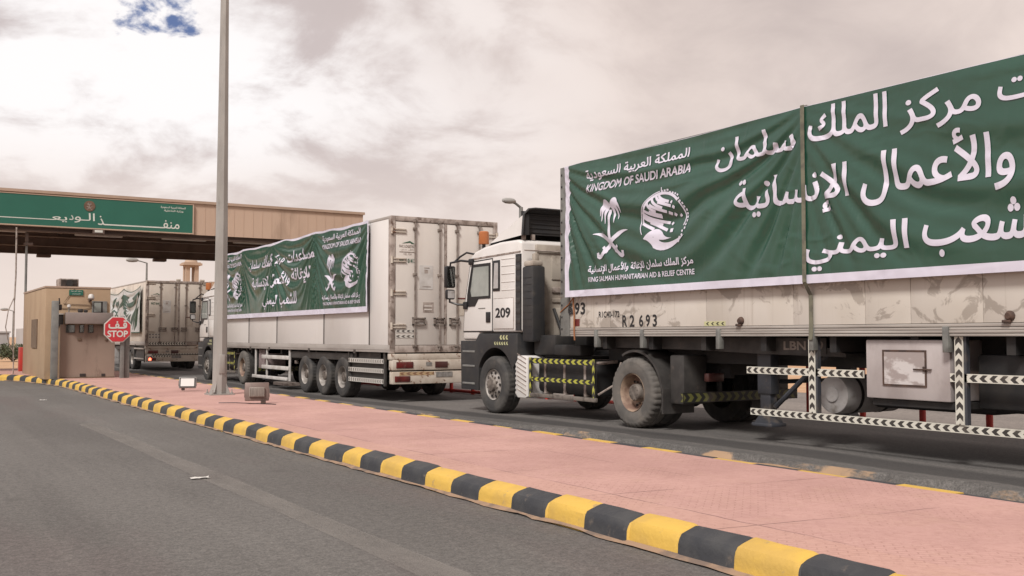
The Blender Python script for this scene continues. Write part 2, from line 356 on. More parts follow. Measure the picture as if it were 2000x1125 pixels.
def paver_mat():
    """pink stamped paving: wobbly slab joints across, one joint along the kerb, fine cobble print"""
    m, t, b = new_mat('paver_pink')
    tc = t.new('ShaderNodeTexCoord').outputs['Object']
    sp = t.new('ShaderNodeSeparateXYZ'); t.link(tc, sp.inputs[0])
    x, y, _ = sp.outputs
    wob = t.math('MULTIPLY', t.math('SUBTRACT', t.noise(tc, 1.6, 5, 0.6), 0.5), 0.10)
    blot = t.noise(tc, 0.55, 6, 0.6)
    col = t.mix(t.ramp(blot, 0.36, 0.66), (0.51, 0.305, 0.270), (0.42, 0.243, 0.217))
    col = t.mix(t.ramp(t.noise(t.mapping(tc, (1, 1, 1), (5, 5, 0)), 2.6, 6, 0.65), 0.5, 0.75, 0, 0.6), col, (0.47, 0.29, 0.235))
    kerbband = t.ramp(t.math('ADD', x, wob), 4.80, 4.84, 0.4, 0.0)
    col = t.mix(kerbband, col, (0.50, 0.30, 0.235))
    # joints
    yy = t.math('ADD', t.math('ADD', y, t.math('MULTIPLY', x, 0.12)), wob)
    jy = t.math('ABSOLUTE', t.math('SUBTRACT', t.math('FRACT', t.math('DIVIDE', yy, 1.55)), 0.5))
    ja = t.ramp(jy, 0.0, 0.0085, 1.0, 0.0)
    jx = t.ramp(t.math('ABSOLUTE', t.math('SUBTRACT', t.math('ADD', x, wob), 4.84)), 0.0, 0.012, 1.0, 0.0)
    jx2 = t.ramp(t.math('ABSOLUTE', t.math('SUBTRACT', t.math('ADD', x, wob), 6.05)), 0.0, 0.010, 0.7, 0.0)
    joint = t.math('MULTIPLY', t.math('MAXIMUM', ja, t.math('MAXIMUM', jx, jx2)), t.ramp(t.noise(tc, 1.1, 4, 0.6), 0.40, 0.62))
    br = t.new('ShaderNodeTexBrick')
    br.inputs['Scale'].default_value = 4.6; br.inputs['Mortar Size'].default_value = 0.022; br.inputs['Brick Width'].default_value = 0.5
    t.link(t.mapping(tc, (1, 1, 1), (0, 0, 0), (0, 0, R(45))), br.inputs['Vector'])
    pr = t.math('MULTIPLY', br.outputs['Fac'], t.ramp(t.noise(tc, 1.9, 4), 0.4, 0.65))
    col = t.mix(t.math('MULTIPLY', pr, 0.42), col, (0.25, 0.125, 0.10))
    col = t.mix(t.math('MULTIPLY', joint, 0.85), col, (0.11, 0.06, 0.054))
    col = t.mix(t.ramp(t.noise(tc, 15, 5, 0.75), 0.42, 0.72, 0.0, 0.42), col, (0.33, 0.175, 0.15))
    col = t.mix(t.ramp(t.noise(t.mapping(tc, (1, 1, 1), (3, 1, 0)), 22, 4, 0.75), 0.5, 0.75, 0.0, 0.45), col, (0.56, 0.37, 0.32))
    spots = t.new('ShaderNodeTexVoronoi'); spots.inputs['Scale'].default_value = 2.2; t.link(tc, spots.inputs['Vector'])
    col = t.mix(t.ramp(spots.outputs['Distance'], 0.02, 0.045, 0.5, 0.0), col, (0.16, 0.10, 0.085))
    t.val(col, b.inputs['Base Color']); b.inputs['Roughness'].default_value = 0.85
    bn = t.new('ShaderNodeBump'); bn.inputs['Strength'].default_value = 0.5; bn.inputs['Distance'].default_value = 0.006
    t.link(t.math('SUBTRACT', t.math('ADD', t.noise(tc, 30, 4), t.math('MULTIPLY', blot, 3.0)), t.math('MULTIPLY', t.math('MAXIMUM', joint, t.math('MULTIPLY', pr, 0.5)), 2.0)), bn.inputs['Height'])
    t.link(bn.outputs[0], b.inputs['Normal'])


def worn_line_mat():
    m, t, b = new_mat('worn_line')
    tc = t.new('ShaderNodeTexCoord').outputs['Object']
    b.inputs['Base Color'].default_value = (0.25, 0.232, 0.215, 1); b.inputs['Roughness'].default_value = 0.85
    wear = t.noise(t.mapping(tc, (1, 0.3, 1)), 4, 7, 0.7); grit = t.noise(tc, 60, 3, 0.7)
    t.link(t.ramp(t.math('ADD', t.math('MULTIPLY', wear, 0.6), t.math('MULTIPLY', grit, 0.4)), 0.30, 0.60, 0.05, 0.55), b.inputs['Alpha'])


glass_mat()
lit_mat('tail_lit', (1.0, 0.10, 0.05), 3.0)
board_mat()
asphalt_mat('asphalt_near', (0.142, 0.135, 0.128), (0.106, 0.100, 0.095), stain=(0.118, 0.101, 0.097), bump=1.2)
asphalt_mat('asphalt_lane', (0.095, 0.092, 0.090), (0.13, 0.122, 0.116), sand=((0.34, 0.23, 0.145), 8.3, 8.9), stain=(0.065, 0.062, 0.06), bump=0.9, dark_bands=((8.95, 9.8),))
asphalt_mat('shoulder_dirt', (0.060, 0.050, 0.043), (0.095, 0.078, 0.064), sand=((0.40, 0.26, 0.155), 8.3, 8.9), stain=(0.045, 0.037, 0.032), bump=1.5)
asphalt_mat('asphalt_far', (0.215, 0.19, 0.172), (0.17, 0.15, 0.138))
paver_mat()
worn_line_mat()
simple('sand', (0.47, 0.29, 0.165), 0.95, c2=(0.40, 0.24, 0.135), scale=0.5, dirt=(0.53, 0.36, 0.23), dscale=3, bump=0.4, bscale=12)
simple('sand_line', (0.30, 0.20, 0.135), 0.95, c2=(0.17, 0.125, 0.10), scale=5, bump=0.4, bscale=30)

# ------------------------------------------------------------------ mesh helpers
class MB:
    """collects shapes (world-like coordinates) for ONE mesh"""
    def __init__(s):
        s.v = []; s.f = []; s.m = []; s.uv = {}

    def add(s, verts, faces, m=0):
        o = len(s.v)
        s.v += [tuple(p) for p in verts]
        for f in faces:
            s.f.append(tuple(i + o for i in f)); s.m.append(m)
        return s

    def box(s, x0, x1, y0, y1, z0, z1, m=0, bev=0.0):
        x0, x1 = sorted((x0, x1)); y0, y1 = sorted((y0, y1)); z0, z1 = sorted((z0, z1))
        if bev <= 0:
            v = [(x, y, z) for z in (z0, z1) for y in (y0, y1) for x in (x0, x1)]
            return s.add(v, [(0, 2, 3, 1), (4, 5, 7, 6), (0, 1, 5, 4), (2, 6, 7, 3), (0, 4, 6, 2), (1, 3, 7, 5)], m)
        bm = bmesh.new()
        bmesh.ops.create_cube(bm, size=1)
        for p in bm.verts:
            p.co = ((x0 + x1) / 2 + p.co.x * (x1 - x0), (y0 + y1) / 2 + p.co.y * (y1 - y0), (z0 + z1) / 2 + p.co.z * (z1 - z0))
        bev = min(bev, (x1 - x0) * .45, (y1 - y0) * .45, (z1 - z0) * .45)
        bmesh.ops.bevel(bm, geom=bm.edges[:], offset=bev, segments=2, profile=0.5, affect='EDGES')
        return s.take(bm, m)

    def take(s, bm, m=0):
        bm.verts.index_update()
        s.add([p.co for p in bm.verts], [[q.index for q in f.verts] for f in bm.faces], m)
        bm.free()
        return s

    def prism(s, poly, axis, a, b, m=0, bev=0.0):
        """extrude a polygon of (u, v) along axis; u,v are the other two axes in xyz order"""
        def P(u, v, w):
            return {'x': (w, u, v), 'y': (u, w, v), 'z': (u, v, w)}[axis]
        bm = bmesh.new()
        lo = [bm.verts.new(P(u, v, a)) for u, v in poly]; hi = [bm.verts.new(P(u, v, b)) for u, v in poly]
        n = len(poly)
        bm.faces.new(lo); bm.faces.new(hi)
        for i in range(n):
            bm.faces.new((lo[i], lo[(i + 1) % n], hi[(i + 1) % n], hi[i]))
        bmesh.ops.recalc_face_normals(bm, faces=bm.faces[:])
        if bev > 0:
            es = [e for e in bm.edges if e.is_manifold and e.calc_face_angle(0) > 0.25]
            bmesh.ops.bevel(bm, geom=es, offset=bev, segments=3, profile=0.5, affect='EDGES', clamp_overlap=True)
        big = [f for f in bm.faces if len(f.verts) > 4]
        bmesh.ops.triangulate(bm, faces=big)
        return s.take(bm, m)

    def tube(s, pts, r, n=8, m=0, caps=True):
        pts = [Vector(p) for p in pts]
        rr = r if isinstance(r, (list, tuple)) else [r] * len(pts)
        rings = []
        up = None
        for i, p in enumerate(pts):
            d = (pts[min(i + 1, len(pts) - 1)] - pts[max(i - 1, 0)]).normalized()
            if up is None:
                up = Vector((0, 0, 1)) if abs(d.z) < 0.9 else Vector((1, 0, 0))
            a = d.cross(up).normalized(); b2 = a.cross(d).normalized(); up = b2
            rings.append([p + (a * math.cos(t) + b2 * math.sin(t)) * rr[i] for t in [2 * math.pi * k / n for k in range(n)]])
        v = [q for ring in rings for q in ring]
        f = []
        for i in range(len(pts) - 1):
            for k in range(n):
                k2 = (k + 1) % n
                f.append((i * n + k, i * n + k2, (i + 1) * n + k2, (i + 1) * n + k))
        if caps:
            f.append(tuple(range(n - 1, -1, -1))); f.append(tuple(range((len(pts) - 1) * n, len(pts) * n)))
        return s.add(v, f, m)

    def lathe(s, prof, c, axis='x', n=40, m=0, mod=None, closed=False, mats=None):
        """prof: list of (radius, offset along axis)"""
        v = []; f = []
        for k in range(n):
            t = 2 * math.pi * k / n
            for j, (r, h) in enumerate(prof):
                if mod: r = mod(j, k, r)
                a, b2 = r * math.cos(t), r * math.sin(t)
                v.append({'x': (c[0] + h, c[1] + a, c[2] + b2), 'y': (c[0] + a, c[1] + h, c[2] + b2), 'z': (c[0] + a, c[1] + b2, c[2] + h)}[axis])
        N = len(prof)
        for k in range(n):
            k2 = (k + 1) % n
            for j in range(N - 1):
                f.append((k * N + j, k * N + j + 1, k2 * N + j + 1, k2 * N + j))
        o = len(s.f)
        s.add(v, f, m)
        if mats:
            for i in range(len(f)):
                s.m[o + i] = mats[i % (N - 1)]
        return s

    def cyl(s, c, r, h, axis='z', n=20, m=0):
        return s.lathe([(0.0001, 0), (r, 0), (r, h), (0.0001, h)], c, axis, n, m)

    def quad(s, p, m=0, uv=None):
        s.add(p, [(0, 1, 2, 3)], m)
        if uv: s.uv[len(s.f) - 1] = uv
        return s

    def board(s, p0, p1, width_vec, thick_vec, m=0, flip=False):
        """chevron board from p0 to p1 with UVs along its length on every face"""
        p0, p1, w, t = Vector(p0), Vector(p1), Vector(width_vec), Vector(thick_vec)
        L = (p1 - p0).length
        u0, u1 = (L, 0) if flip else (0, L)
        A, B, C, D = p0, p1, p1 + w, p0 + w
        uv = [(u0, 0), (u1, 0), (u1, 1), (u0, 1)]
        s.quad([A, B, C, D], m, uv)
        s.quad([A + t, D + t, C + t, B + t], m, [uv[0], uv[3], uv[2], uv[1]])
        for a, b2 in ((A, B), (B, C), (C, D), (D, A)):
            s.quad([a, a + t, b2 + t, b2], m, [(0, 0.02)] * 4)
        return s

    def build(s, name, mats, origin=(0, 0, 0), smooth=35):
        me = bpy.data.meshes.new(name)
        ox, oy, oz = origin
        me.from_pydata([(x - ox, y - oy, z - oz) for x, y, z in s.v], [], s.f)
        for k in (mats if isinstance(mats, (list, tuple)) else [mats]):
            me.materials.append(MATS[k])
        me.polygons.foreach_set('material_index', s.m)
        if s.uv:
            lay = me.uv_layers.new(name='UVMap')
            for fi, uv in s.uv.items():
                for li, q in zip(me.polygons[fi].loop_indices, uv):
                    lay.data[li].uv = q
        bm = bmesh.new(); bm.from_mesh(me)
        bmesh.ops.recalc_face_normals(bm, faces=bm.faces[:])
        bm.to_mesh(me); bm.free()
        if smooth:
            me.polygons.foreach_set('use_smooth', [True] * len(me.polygons))
            me.set_sharp_from_angle(angle=R(smooth))
        o = bpy.data.objects.new(name, me)
        COL.objects.link(o)
        return o


def tag(o, label=None, cat=None, group=None, kind=None):
    if label: o['label'] = label
    if cat: o['category'] = cat
    if group: o['group'] = group
    if kind: o['kind'] = kind
    return o


class Thing:
    def __init__(s, name, origin, label, cat, group=None):
        s.o = Vector(origin)
        s.root = bpy.data.objects.new(name, None)
        s.root.empty_display_size = 0.3
        COL.objects.link(s.root)
        s.root.location = origin
        tag(s.root, label, cat, group)

    def part(s, name, mb, mats, parent=None, label=None, smooth=35):
        o = mb.build(name, mats, s.o, smooth)
        o.parent = parent or s.root
        if label: o['label'] = label
        return o


def single(name, mb, mats, origin, label, cat, group=None, smooth=35):
    o = mb.build(name, mats, origin, smooth)
    o.location = origin
    return tag(o, label, cat, group)


def structure(name, mb, mats, smooth=35, kind='structure'):
    o = mb.build(name, mats, (0, 0, 0), smooth)
    o['kind'] = kind
    return o


def copy_tree(o, parent=None, skip=()):
    c = o.copy()
    COL.objects.link(c)
    if parent: c.parent = parent
    for ch in list(o.children):
        if ch.name.split('.')[0] not in skip:
            copy_tree(ch, c, skip)
    return c


# ------------------------------------------------------------------ lettering
FORMS = {'ا': 0xFE8D, 'أ': 0xFE83, 'إ': 0xFE87, 'ب': 0xFE8F, 'ة': 0xFE93, 'ت': 0xFE95, 'ث': 0xFE99, 'ج': 0xFE9D, 'خ': 0xFEA5, 'د': 0xFEA9,
         'ذ': 0xFEAB, 'ر': 0xFEAD, 'ز': 0xFEAF, 'س': 0xFEB1, 'ش': 0xFEB5, 'ع': 0xFEC9, 'غ': 0xFECD, 'ف': 0xFED1, 'ق': 0xFED5, 'ك': 0xFED9,
         'ل': 0xFEDD, 'م': 0xFEE1, 'ن': 0xFEE5, 'ه': 0xFEE9, 'و': 0xFEED, 'ي': 0xFEF1}
LAM = {'ا': 0xFEFB, 'أ': 0xFEF7, 'إ': 0xFEF9}
RIGHT_ONLY = 'اأإةدذرزو'


def shape_arabic(s):
    """joined presentation forms in visual (left to right) order"""
    out = []
    i = 0
    def joins_next(ch): return ch == 'ـ' or (ch in FORMS and ch not in RIGHT_ONLY)
    def letter(ch): return ch == 'ـ' or ch in FORMS
    while i < len(s):
        ch = s[i]
        prev = i > 0 and joins_next(s[i - 1])
        if ch == 'ل' and i + 1 < len(s) and s[i + 1] in LAM:
            out.append(chr(LAM[s[i + 1]] + (1 if prev else 0))); i += 2
            continue
        nxt = i + 1 < len(s) and letter(s[i + 1])
        if ch in FORMS:
            b = FORMS[ch]
            if ch in RIGHT_ONLY: out.append(chr(b + (1 if prev else 0)))
            else: out.append(chr(b + (3 if prev and nxt else 1 if prev else 2 if nxt else 0)))
        else:
            out.append(ch)
        i += 1
    return ''.join(reversed(out))


_tcache = {}


def text2d(s, bold=0.0, res=5):
    """triangulated union of all letter outlines, fitted to a unit box"""
    key = (s, bold, res)
    if key in _tcache: return _tcache[key]
    if any(ord(c) > 0x600 for c in s): s = shape_arabic(s)
    cu = bpy.data.curves.new('lettering_curve', 'FONT')
    cu.body = s; cu.resolution_u = res
    o = bpy.data.objects.new('lettering_curve', cu)
    COL.objects.link(o)
    bpy.context.view_layer.update()
    c2 = o.to_curve(bpy.context.evaluated_depsgraph_get())
    loops = []
    for sp in c2.splines:
        pts = []
        if sp.type == 'BEZIER':
            bp = sp.bezier_points; n = len(bp)
            for i in range(n):
                a, q = bp[i], bp[(i + 1) % n]
                straight = (a.handle_right - a.co).cross(q.co - a.co).length < 1e-5 and (q.handle_left - q.co).cross(q.co - a.co).length < 1e-5
                m = 1 if straight else res
                for k in range(m):
                    t = k / m
                    p = a.co * (1 - t) ** 3 + a.handle_right * 3 * t * (1 - t) ** 2 + q.handle_left * 3 * t * t * (1 - t) + q.co * t ** 3
                    pts.append((p.x, p.y))
        else:
            pts = [(p.co.x, p.co.y) for p in sp.points]
        clean = []
        for p in pts:
            if not clean or math.hypot(p[0] - clean[-1][0], p[1] - clean[-1][1]) > 1e-4: clean.append(p)
        if len(clean) > 2 and math.hypot(clean[0][0] - clean[-1][0], clean[0][1] - clean[-1][1]) < 1e-4: clean.pop()
        if len(clean) > 2: loops.append(clean)
    o.to_curve_clear()
    bpy.data.objects.remove(o); bpy.data.curves.remove(cu)
    def area(L): return sum(L[i - 1][0] * L[i][1] - L[i][0] * L[i - 1][1] for i in range(len(L))) / 2
    big = max(loops, key=lambda L: abs(area(L)))
    sign = 1 if area(big) > 0 else -1
    def grow(L, d):
        out = []; n = len(L)
        for i in range(n):
            a, p, q = L[i - 1], L[i], L[(i + 1) % n]
            n1 = (p[1] - a[1], a[0] - p[0]); n2 = (q[1] - p[1], p[0] - q[0])
            l1 = math.hypot(*n1) or 1; l2 = math.hypot(*n2) or 1
            mx, my = n1[0] / l1 + n2[0] / l2, n1[1] / l1 + n2[1] / l2
            m2 = mx * mx + my * my
            k = min(2 / m2, 2.0) if m2 > 1e-6 else 0
            out.append((p[0] + sign * d * mx * k, p[1] + sign * d * my * k))
        return out
    loops = [grow(L, bold) for L in loops]
    pts = []; edges = []
    for L in loops:
        o0 = len(pts); n = len(L)
        pts += [Vector(p) for p in L]
        edges += [(o0 + i, o0 + (i + 1) % n) for i in range(n)]
    V, _, F, _, _, _ = delaunay_2d_cdt(pts, edges, [], 0, 1e-5)
    A = np.array([L[i - 1] for L in loops for i in range(len(L))]); B = np.array([L[i] for L in loops for i in range(len(L))])
    out = []
    for f in F:
        cx = sum(V[i].x for i in f) / len(f); cy = sum(V[i].y for i in f) / len(f)
        up = (A[:, 1] <= cy) & (B[:, 1] > cy); dn = (A[:, 1] > cy) & (B[:, 1] <= cy)
        side = (B[:, 0] - A[:, 0]) * (cy - A[:, 1]) - (cx - A[:, 0]) * (B[:, 1] - A[:, 1])
        if sign * (np.sum(up & (side > 0)) - np.sum(dn & (side < 0))) > 0: out.append(tuple(f))
    used = sorted({i for f in out for i in f}); ix = {q: k for k, q in enumerate(used)}
    xs = [V[i].x for i in used]; ys = [V[i].y for i in used]
    x0, x1, y0, y1 = min(xs), max(xs), min(ys), max(ys)
    _tcache[key] = ([((V[i].x - x0) / (x1 - x0), (V[i].y - y0) / (y1 - y0)) for i in used], [tuple(ix[i] for i in f) for f in out])
    return _tcache[key]


def flat2d(mb, v2, faces, fn, m, grid=None):
    """put a 2-D shape on a surface fn(u, v) -> point; grid = cut spacing so it can follow folds"""
    if grid:
        bm = bmesh.new()
        vs = [bm.verts.new((u, v, 0)) for u, v in v2]
        for f in faces:
            try: bm.faces.new([vs[i] for i in f])
            except ValueError: pass
        us = [p[0] for p in v2]; ws = [p[1] for p in v2]
        for ax, lo, hi in ((0, min(us), max(us)), (1, min(ws), max(ws))):
            k = math.ceil(lo / grid)
            while k * grid < hi:
                co = [0, 0, 0]; no = [0, 0, 0]; co[ax] = k * grid; no[ax] = 1
                bmesh.ops.bisect_plane(bm, geom=bm.verts[:] + bm.edges[:] + bm.faces[:], plane_co=co, plane_no=no, dist=1e-6)
                k += 1
        bm.verts.index_update()
        v2 = [(p.co.x, p.co.y) for p in bm.verts]; faces = [[q.index for q in f.verts] for f in bm.faces]
        bm.free()
    mb.add([fn(u, v) for u, v in v2], faces, m)


def put_text(mb, s, u0, u1, v0, v1, fn, m, grid=None, bold=0.0, res=5, rise=0.0, slant=0.0, lift=None):
    v, f = text2d(s, bold, res)
    flat2d(mb, [(u0 + (x + slant * y) * (u1 - u0), v0 + y * (v1 - v0) + rise * x) for x, y in v], f, fn, m, grid)


def stroke(pts, w):
    """ribbon along 2-D points; w one width or one per point"""
    n = len(pts); ws = w if isinstance(w, (list, tuple)) else [w] * n
    v = []; f = []
    for i, (x, y) in enumerate(pts):
        a = pts[max(i - 1, 0)]; b = pts[min(i + 1, n - 1)]
        dx, dy = b[0] - a[0], b[1] - a[1]; L = math.hypot(dx, dy) or 1
        nx, ny = -dy / L * ws[i] / 2, dx / L * ws[i] / 2
        v += [(x + nx, y + ny), (x - nx, y - ny)]
        if i: f.append((2 * i - 2, 2 * i - 1, 2 * i + 1, 2 * i))
    return v, f


def bez(p0, p1, p2, n=14):
    return [((1 - t) ** 2 * p0[0] + 2 * t * (1 - t) * p1[0] + t * t * p2[0], (1 - t) ** 2 * p0[1] + 2 * t * (1 - t) * p1[1] + t * t * p2[1]) for t in [k / n for k in range(n + 1)]]


def palm_swords():
    """national emblem in a unit box: palm above two crossed curved swords"""
    S = []
    S.append(stroke(bez((0.50, 0.30), (0.44, 0.5), (0.47, 0.80), 10), [0.055 + 0.035 * abs(k / 10 - 0.45) for k in range(11)]))
    for tip, mid in (((0.22, 0.71), (0.22, 0.98)), ((0.27, 0.62), (0.25, 0.93)), ((0.36, 0.57), (0.33, 0.86)), ((0.60, 0.57), (0.60, 0.86)), ((0.70, 0.62), (0.69, 0.93)),
                     ((0.76, 0.72), (0.75, 0.98)), ((0.25, 0.84), (0.30, 1.04)), ((0.72, 0.85), (0.66, 1.05))):
        b = bez((0.48, 0.86), mid, tip, 9)
        S.append(stroke(b, [0.012 + 0.062 * math.sin(math.pi * min(1, (k + 1.5) / 10.5)) for k in range(10)]))
    for sx in (1, -1):
        def X(p): return (0.5 + sx * (p[0] - 0.5), p[1])
        b = [X(p) for p in bez((0.98, 0.42), (0.68, 0.44), (0.33, 0.10), 16)]
        S.append(stroke(b, [0.008 + 0.075 * min(1, k / 7) for k in range(17)]))
        S.append(stroke([X(p) for p in ((0.30, 0.19), (0.40, 0.09))], 0.05))
        S.append(stroke([X(p) for p in bez((0.34, 0.11), (0.24, 0.0), (0.17, 0.03), 6)] + [X((0.16, 0.10))], 0.07))
    return S


def globe_hand():
    """oval centre emblem: lined globe held by an open hand, thin oval of lettering round it"""
    S = []
    def oval(r, a): return (0.5 + 0.5 * r * math.cos(R(a)), 0.53 + 0.47 * r * math.sin(R(a)))
    S.append(stroke([oval(0.90, a) for a in range(40, 186, 5)], [0.045 if a < 150 else 0.03 for a in range(40, 186, 5)]))
    S.append(stroke([oval(0.90, a) for a in range(-18, 41, 5)], 0.022))
    S.append(stroke([oval(0.98, a) for a in range(95, 206, 5)], 0.016))
    for a in range(-52, 94, 7):
        rr = random.Random(a).uniform(0.95, 1.02)
        S.append(stroke([oval(rr, a + 2.2 * q) for q in range(3)], 0.028))
    S.append(stroke([(0.49, 0.995), (0.49, 1.05)], 0.02))
    # globe lines (start, bend, end)
    L = [((0.44, 0.93), (0.44, 0.86), (0.66, 0.80)), ((0.38, 0.92), (0.40, 0.83), (0.58, 0.79)), ((0.30, 0.90), (0.29, 0.80), (0.52, 0.715)),
         ((0.42, 0.82), (0.55, 0.78), (0.70, 0.725)), ((0.20, 0.84), (0.20, 0.74), (0.37, 0.67)), ((0.25, 0.80), (0.30, 0.74), (0.60, 0.645)),
         ((0.09, 0.735), (0.16, 0.66), (0.48, 0.575)), ((0.22, 0.69), (0.34, 0.63), (0.48, 0.60)), ((0.07, 0.70), (0.10, 0.58), (0.62, 0.47)),
         ((0.06, 0.635), (0.12, 0.55), (0.46, 0.455)), ((0.05, 0.52), (0.12, 0.47), (0.29, 0.40)), ((0.20, 0.52), (0.36, 0.45), (0.60, 0.355)),
         ((0.63, 0.63), (0.66, 0.62), (0.70, 0.60)), ((0.73, 0.60), (0.75, 0.59), (0.77, 0.57)), ((0.84, 0.58), (0.85, 0.57), (0.86, 0.545)),
         ((0.70, 0.80), (0.71, 0.79), (0.73, 0.78)), ((0.73, 0.72), (0.74, 0.71), (0.77, 0.69)), ((0.66, 0.47), (0.67, 0.46), (0.69, 0.44))]
    for a, b, c in L:
        S.append(stroke(bez(a, b, c, 8), 0.047))
    S.append(stroke([(0.66, 0.345), (0.72, 0.345)], 0.06))
    # hand
    top = bez((0.08, 0.265), (0.30, 0.50), (0.50, 0.33), 10) + bez((0.50, 0.33), (0.57, 0.22), (0.70, 0.235), 5)[1:]
    low = bez((0.08, 0.265), (0.20, 0.20), (0.30, 0.28), 7) + bez((0.30, 0.28), (0.46, 0.17), (0.70, 0.235), 7)[1:]
    n = min(len(top), len(low)); S.append(([p for q in zip(top[:n], low[:n]) for p in q], [(2 * i, 2 * i + 1, 2 * i + 3, 2 * i + 2) for i in range(n - 1)]))
    up = bez((0.10, 0.262), (0.42, 0.30), (0.44, 0.20), 8) + bez((0.44, 0.20), (0.60, 0.10), (0.95, 0.26), 8)[1:]
    dn = bez((0.10, 0.262), (0.24, 0.20), (0.30, 0.10), 8) + bez((0.30, 0.10), (0.60, -0.06), (0.95, 0.26), 8)[1:]
    S.append(([p for q in zip(up, dn) for p in q], [(2 * i, 2 * i + 1, 2 * i + 3, 2 * i + 2) for i in range(len(up) - 1)]))
    return S


def put_emblem(mb, shapes, u0, u1, v0, v1, fn, m, grid):
    for v, f in shapes:
        flat2d(mb, [(u0 + x * (u1 - u0), v0 + y * (v1 - v0)) for x, y in v], f, fn, m, grid)


# ------------------------------------------------------------------ wheels (copied for every truck)
def make_tyre(dusty, wide, lug):
    r, w = 0.535, wide
    prof = [(0.292, 0.02), (0.30, -0.005), (0.36, -0.022), (0.43, -0.026), (0.455, -0.020), (0.462, -0.022), (0.492, -0.012), (0.517, 0.004), (0.533, 0.030), (r, 0.055),
            (r, w / 2 - 0.02), (r - 0.014, w / 2 - 0.012), (r - 0.014, w / 2 + 0.012), (r, w / 2 + 0.02), (r, w - 0.055), (0.517, w), (0.43, w + 0.02), (0.30, w)]
    n = 108
    def mod(j, k, rad):
        if lug and j in (6, 7, 8) and k % 3 == 0: return rad - (0.009, 0.017, 0.019)[j - 6]
        if j in (9, 10) and k % 3 == 0: return rad - 0.013
        return rad
    return MB().lathe(prof, (0, 0, 0), 'x', n, 0, mod)


def make_front_rim():
    mb = MB()
    mb.lathe([(0.292, 0.02), (0.287, -0.004), (0.275, 0.02), (0.255, 0.035), (0.225, 0.025), (0.185, 0.0), (0.14, -0.012), (0.13, -0.035), (0.115, -0.062), (0.06, -0.068), (0.001, -0.068)], (0, 0, 0), 'x', 40,
             mats=[0, 0, 0, 0, 0, 0, 1, 1, 1, 1])
    for k in range(10):
        t = 2 * math.pi * k / 10
        mb.cyl((-0.035, 0.165 * math.cos(t), 0.165 * math.sin(t)), 0.019, 0.04, 'x', 6, 1)
        t += math.pi / 10
        mb.cyl((0.004, 0.225 * math.cos(t), 0.225 * math.sin(t)), 0.026, 0.012, 'x', 10, 2)
    return mb


def make_deep_rim():
    mb = MB()
    mb.lathe([(0.294, 0.02), (0.290, -0.006), (0.275, 0.015), (0.268, 0.10), (0.250, 0.165), (0.215, 0.185), (0.15, 0.175), (0.135, 0.15), (0.13, 0.05), (0.118, 0.03), (0.07, 0.022), (0.001, 0.022)], (0, 0, 0), 'x', 40,
             mats=[0, 0, 0, 0, 0, 0, 1, 1, 1, 1, 1])
    for k in range(10):
        t = 2 * math.pi * k / 10
        mb.cyl((0.135, 0.17 * math.cos(t), 0.17 * math.sin(t)), 0.018, 0.05, 'x', 6, 1)
        mb.cyl((0.015, 0.095 * math.cos(t + .3), 0.095 * math.sin(t + .3)), 0.010, 0.02, 'x', 6, 1)
        t += math.pi / 10
        mb.cyl((0.166, 0.225 * math.cos(t), 0.225 * math.sin(t)), 0.022, 0.02, 'x', 10, 2)
    return mb


_wheels = {}


def wheel(parent, kind, x, y, z, right=False, rad=0.535, name='wheel'):
    """tyre with its rim as a sub-part; x is the outer face, local coordinates of the thing"""
    if kind not in _wheels:
        t = {'front': (False, 0.31, False), 'drive': (True, 0.30, True), 'trailer': (False, 0.33, False), 'inner': (False, 0.30, True)}[kind]
        a = make_tyre(*t).build(name, 'rubber_dusty' if t[0] else 'rubber')
        b = None
        if kind != 'inner':
            b = (make_front_rim() if kind == 'front' else make_deep_rim()).build('rim', {'front': ('rim_grey', 'hub_grey', 'black'), 'drive': ('rim_tan', 'hub_grey', 'black'), 'trailer': ('rim_grey', 'hub_grey', 'black')}[kind])
            b.parent = a
        _wheels[kind] = (a, b)
    else:
        a0, b0 = _wheels[kind]
        a = a0.copy(); COL.objects.link(a)
        if b0:
            b = b0.copy(); COL.objects.link(b); b.parent = a
    a.parent = parent
    a.location = (x, y, z)
    a.scale = (rad / 0.535,) * 3
    a.rotation_euler = ((random.uniform(0, 6), 0, math.pi) if right else (random.uniform(0, 6), 0, 0))
    return a


def ground_z(y):
    """truck lane falls gently away from the camera"""
    return -0.12 * min(1, max(0, (y - 12.5) / 11.0))

# ------------------------------------------------------------------ the setting: ground, roads, kerbs
random.seed(7)


def catmull(P, step):
    P = [Vector((*p, 0)) for p in P]
    pts = []
    for i in range(len(P) - 1):
        p0, p1, p2, p3 = P[max(i - 1, 0)], P[i], P[i + 1], P[min(i + 2, len(P) - 1)]
        for k in range(40):
            t = k / 40
            pts.append(0.5 * ((2 * p1) + (-p0 + p2) * t + (2 * p0 - 5 * p1 + 4 * p2 - p3) * t * t + (-p0 + 3 * p1 - 3 * p2 + p3) * t ** 3))
    pts.append(P[-1])
    out = [pts[0]]; acc = 0
    for a, b in zip(pts, pts[1:]):
        L = (b - a).length
        while acc + L >= step:
            q = (step - acc) / L
            a = a + (b - a) * q
            out.append(a.copy()); L = (b - a).length; acc = 0
        acc += L
    return out


kerb_path = [Vector((4.28, -6 + 0.5 * k, 0)) for k in range(72)] + catmull([(4.28, 30.0), (4.16, 32.0), (3.86, 34.0), (3.28, 36.2), (2.2, 38.4), (0.5, 40.2), (-2.2, 41.8), (-8, 43.3), (-16, 44.2)], 0.5)
if (kerb_path[72] - kerb_path[71]).length < 0.1: kerb_path.pop(72)


def kerb_x(y):
    for a, b in zip(kerb_path, kerb_path[1:]):
        if a.y <= y <= b.y:
            return a.x + (b.x - a.x) * (y - a.y) / max(1e-6, b.y - a.y)
    return kerb_path[-1].x


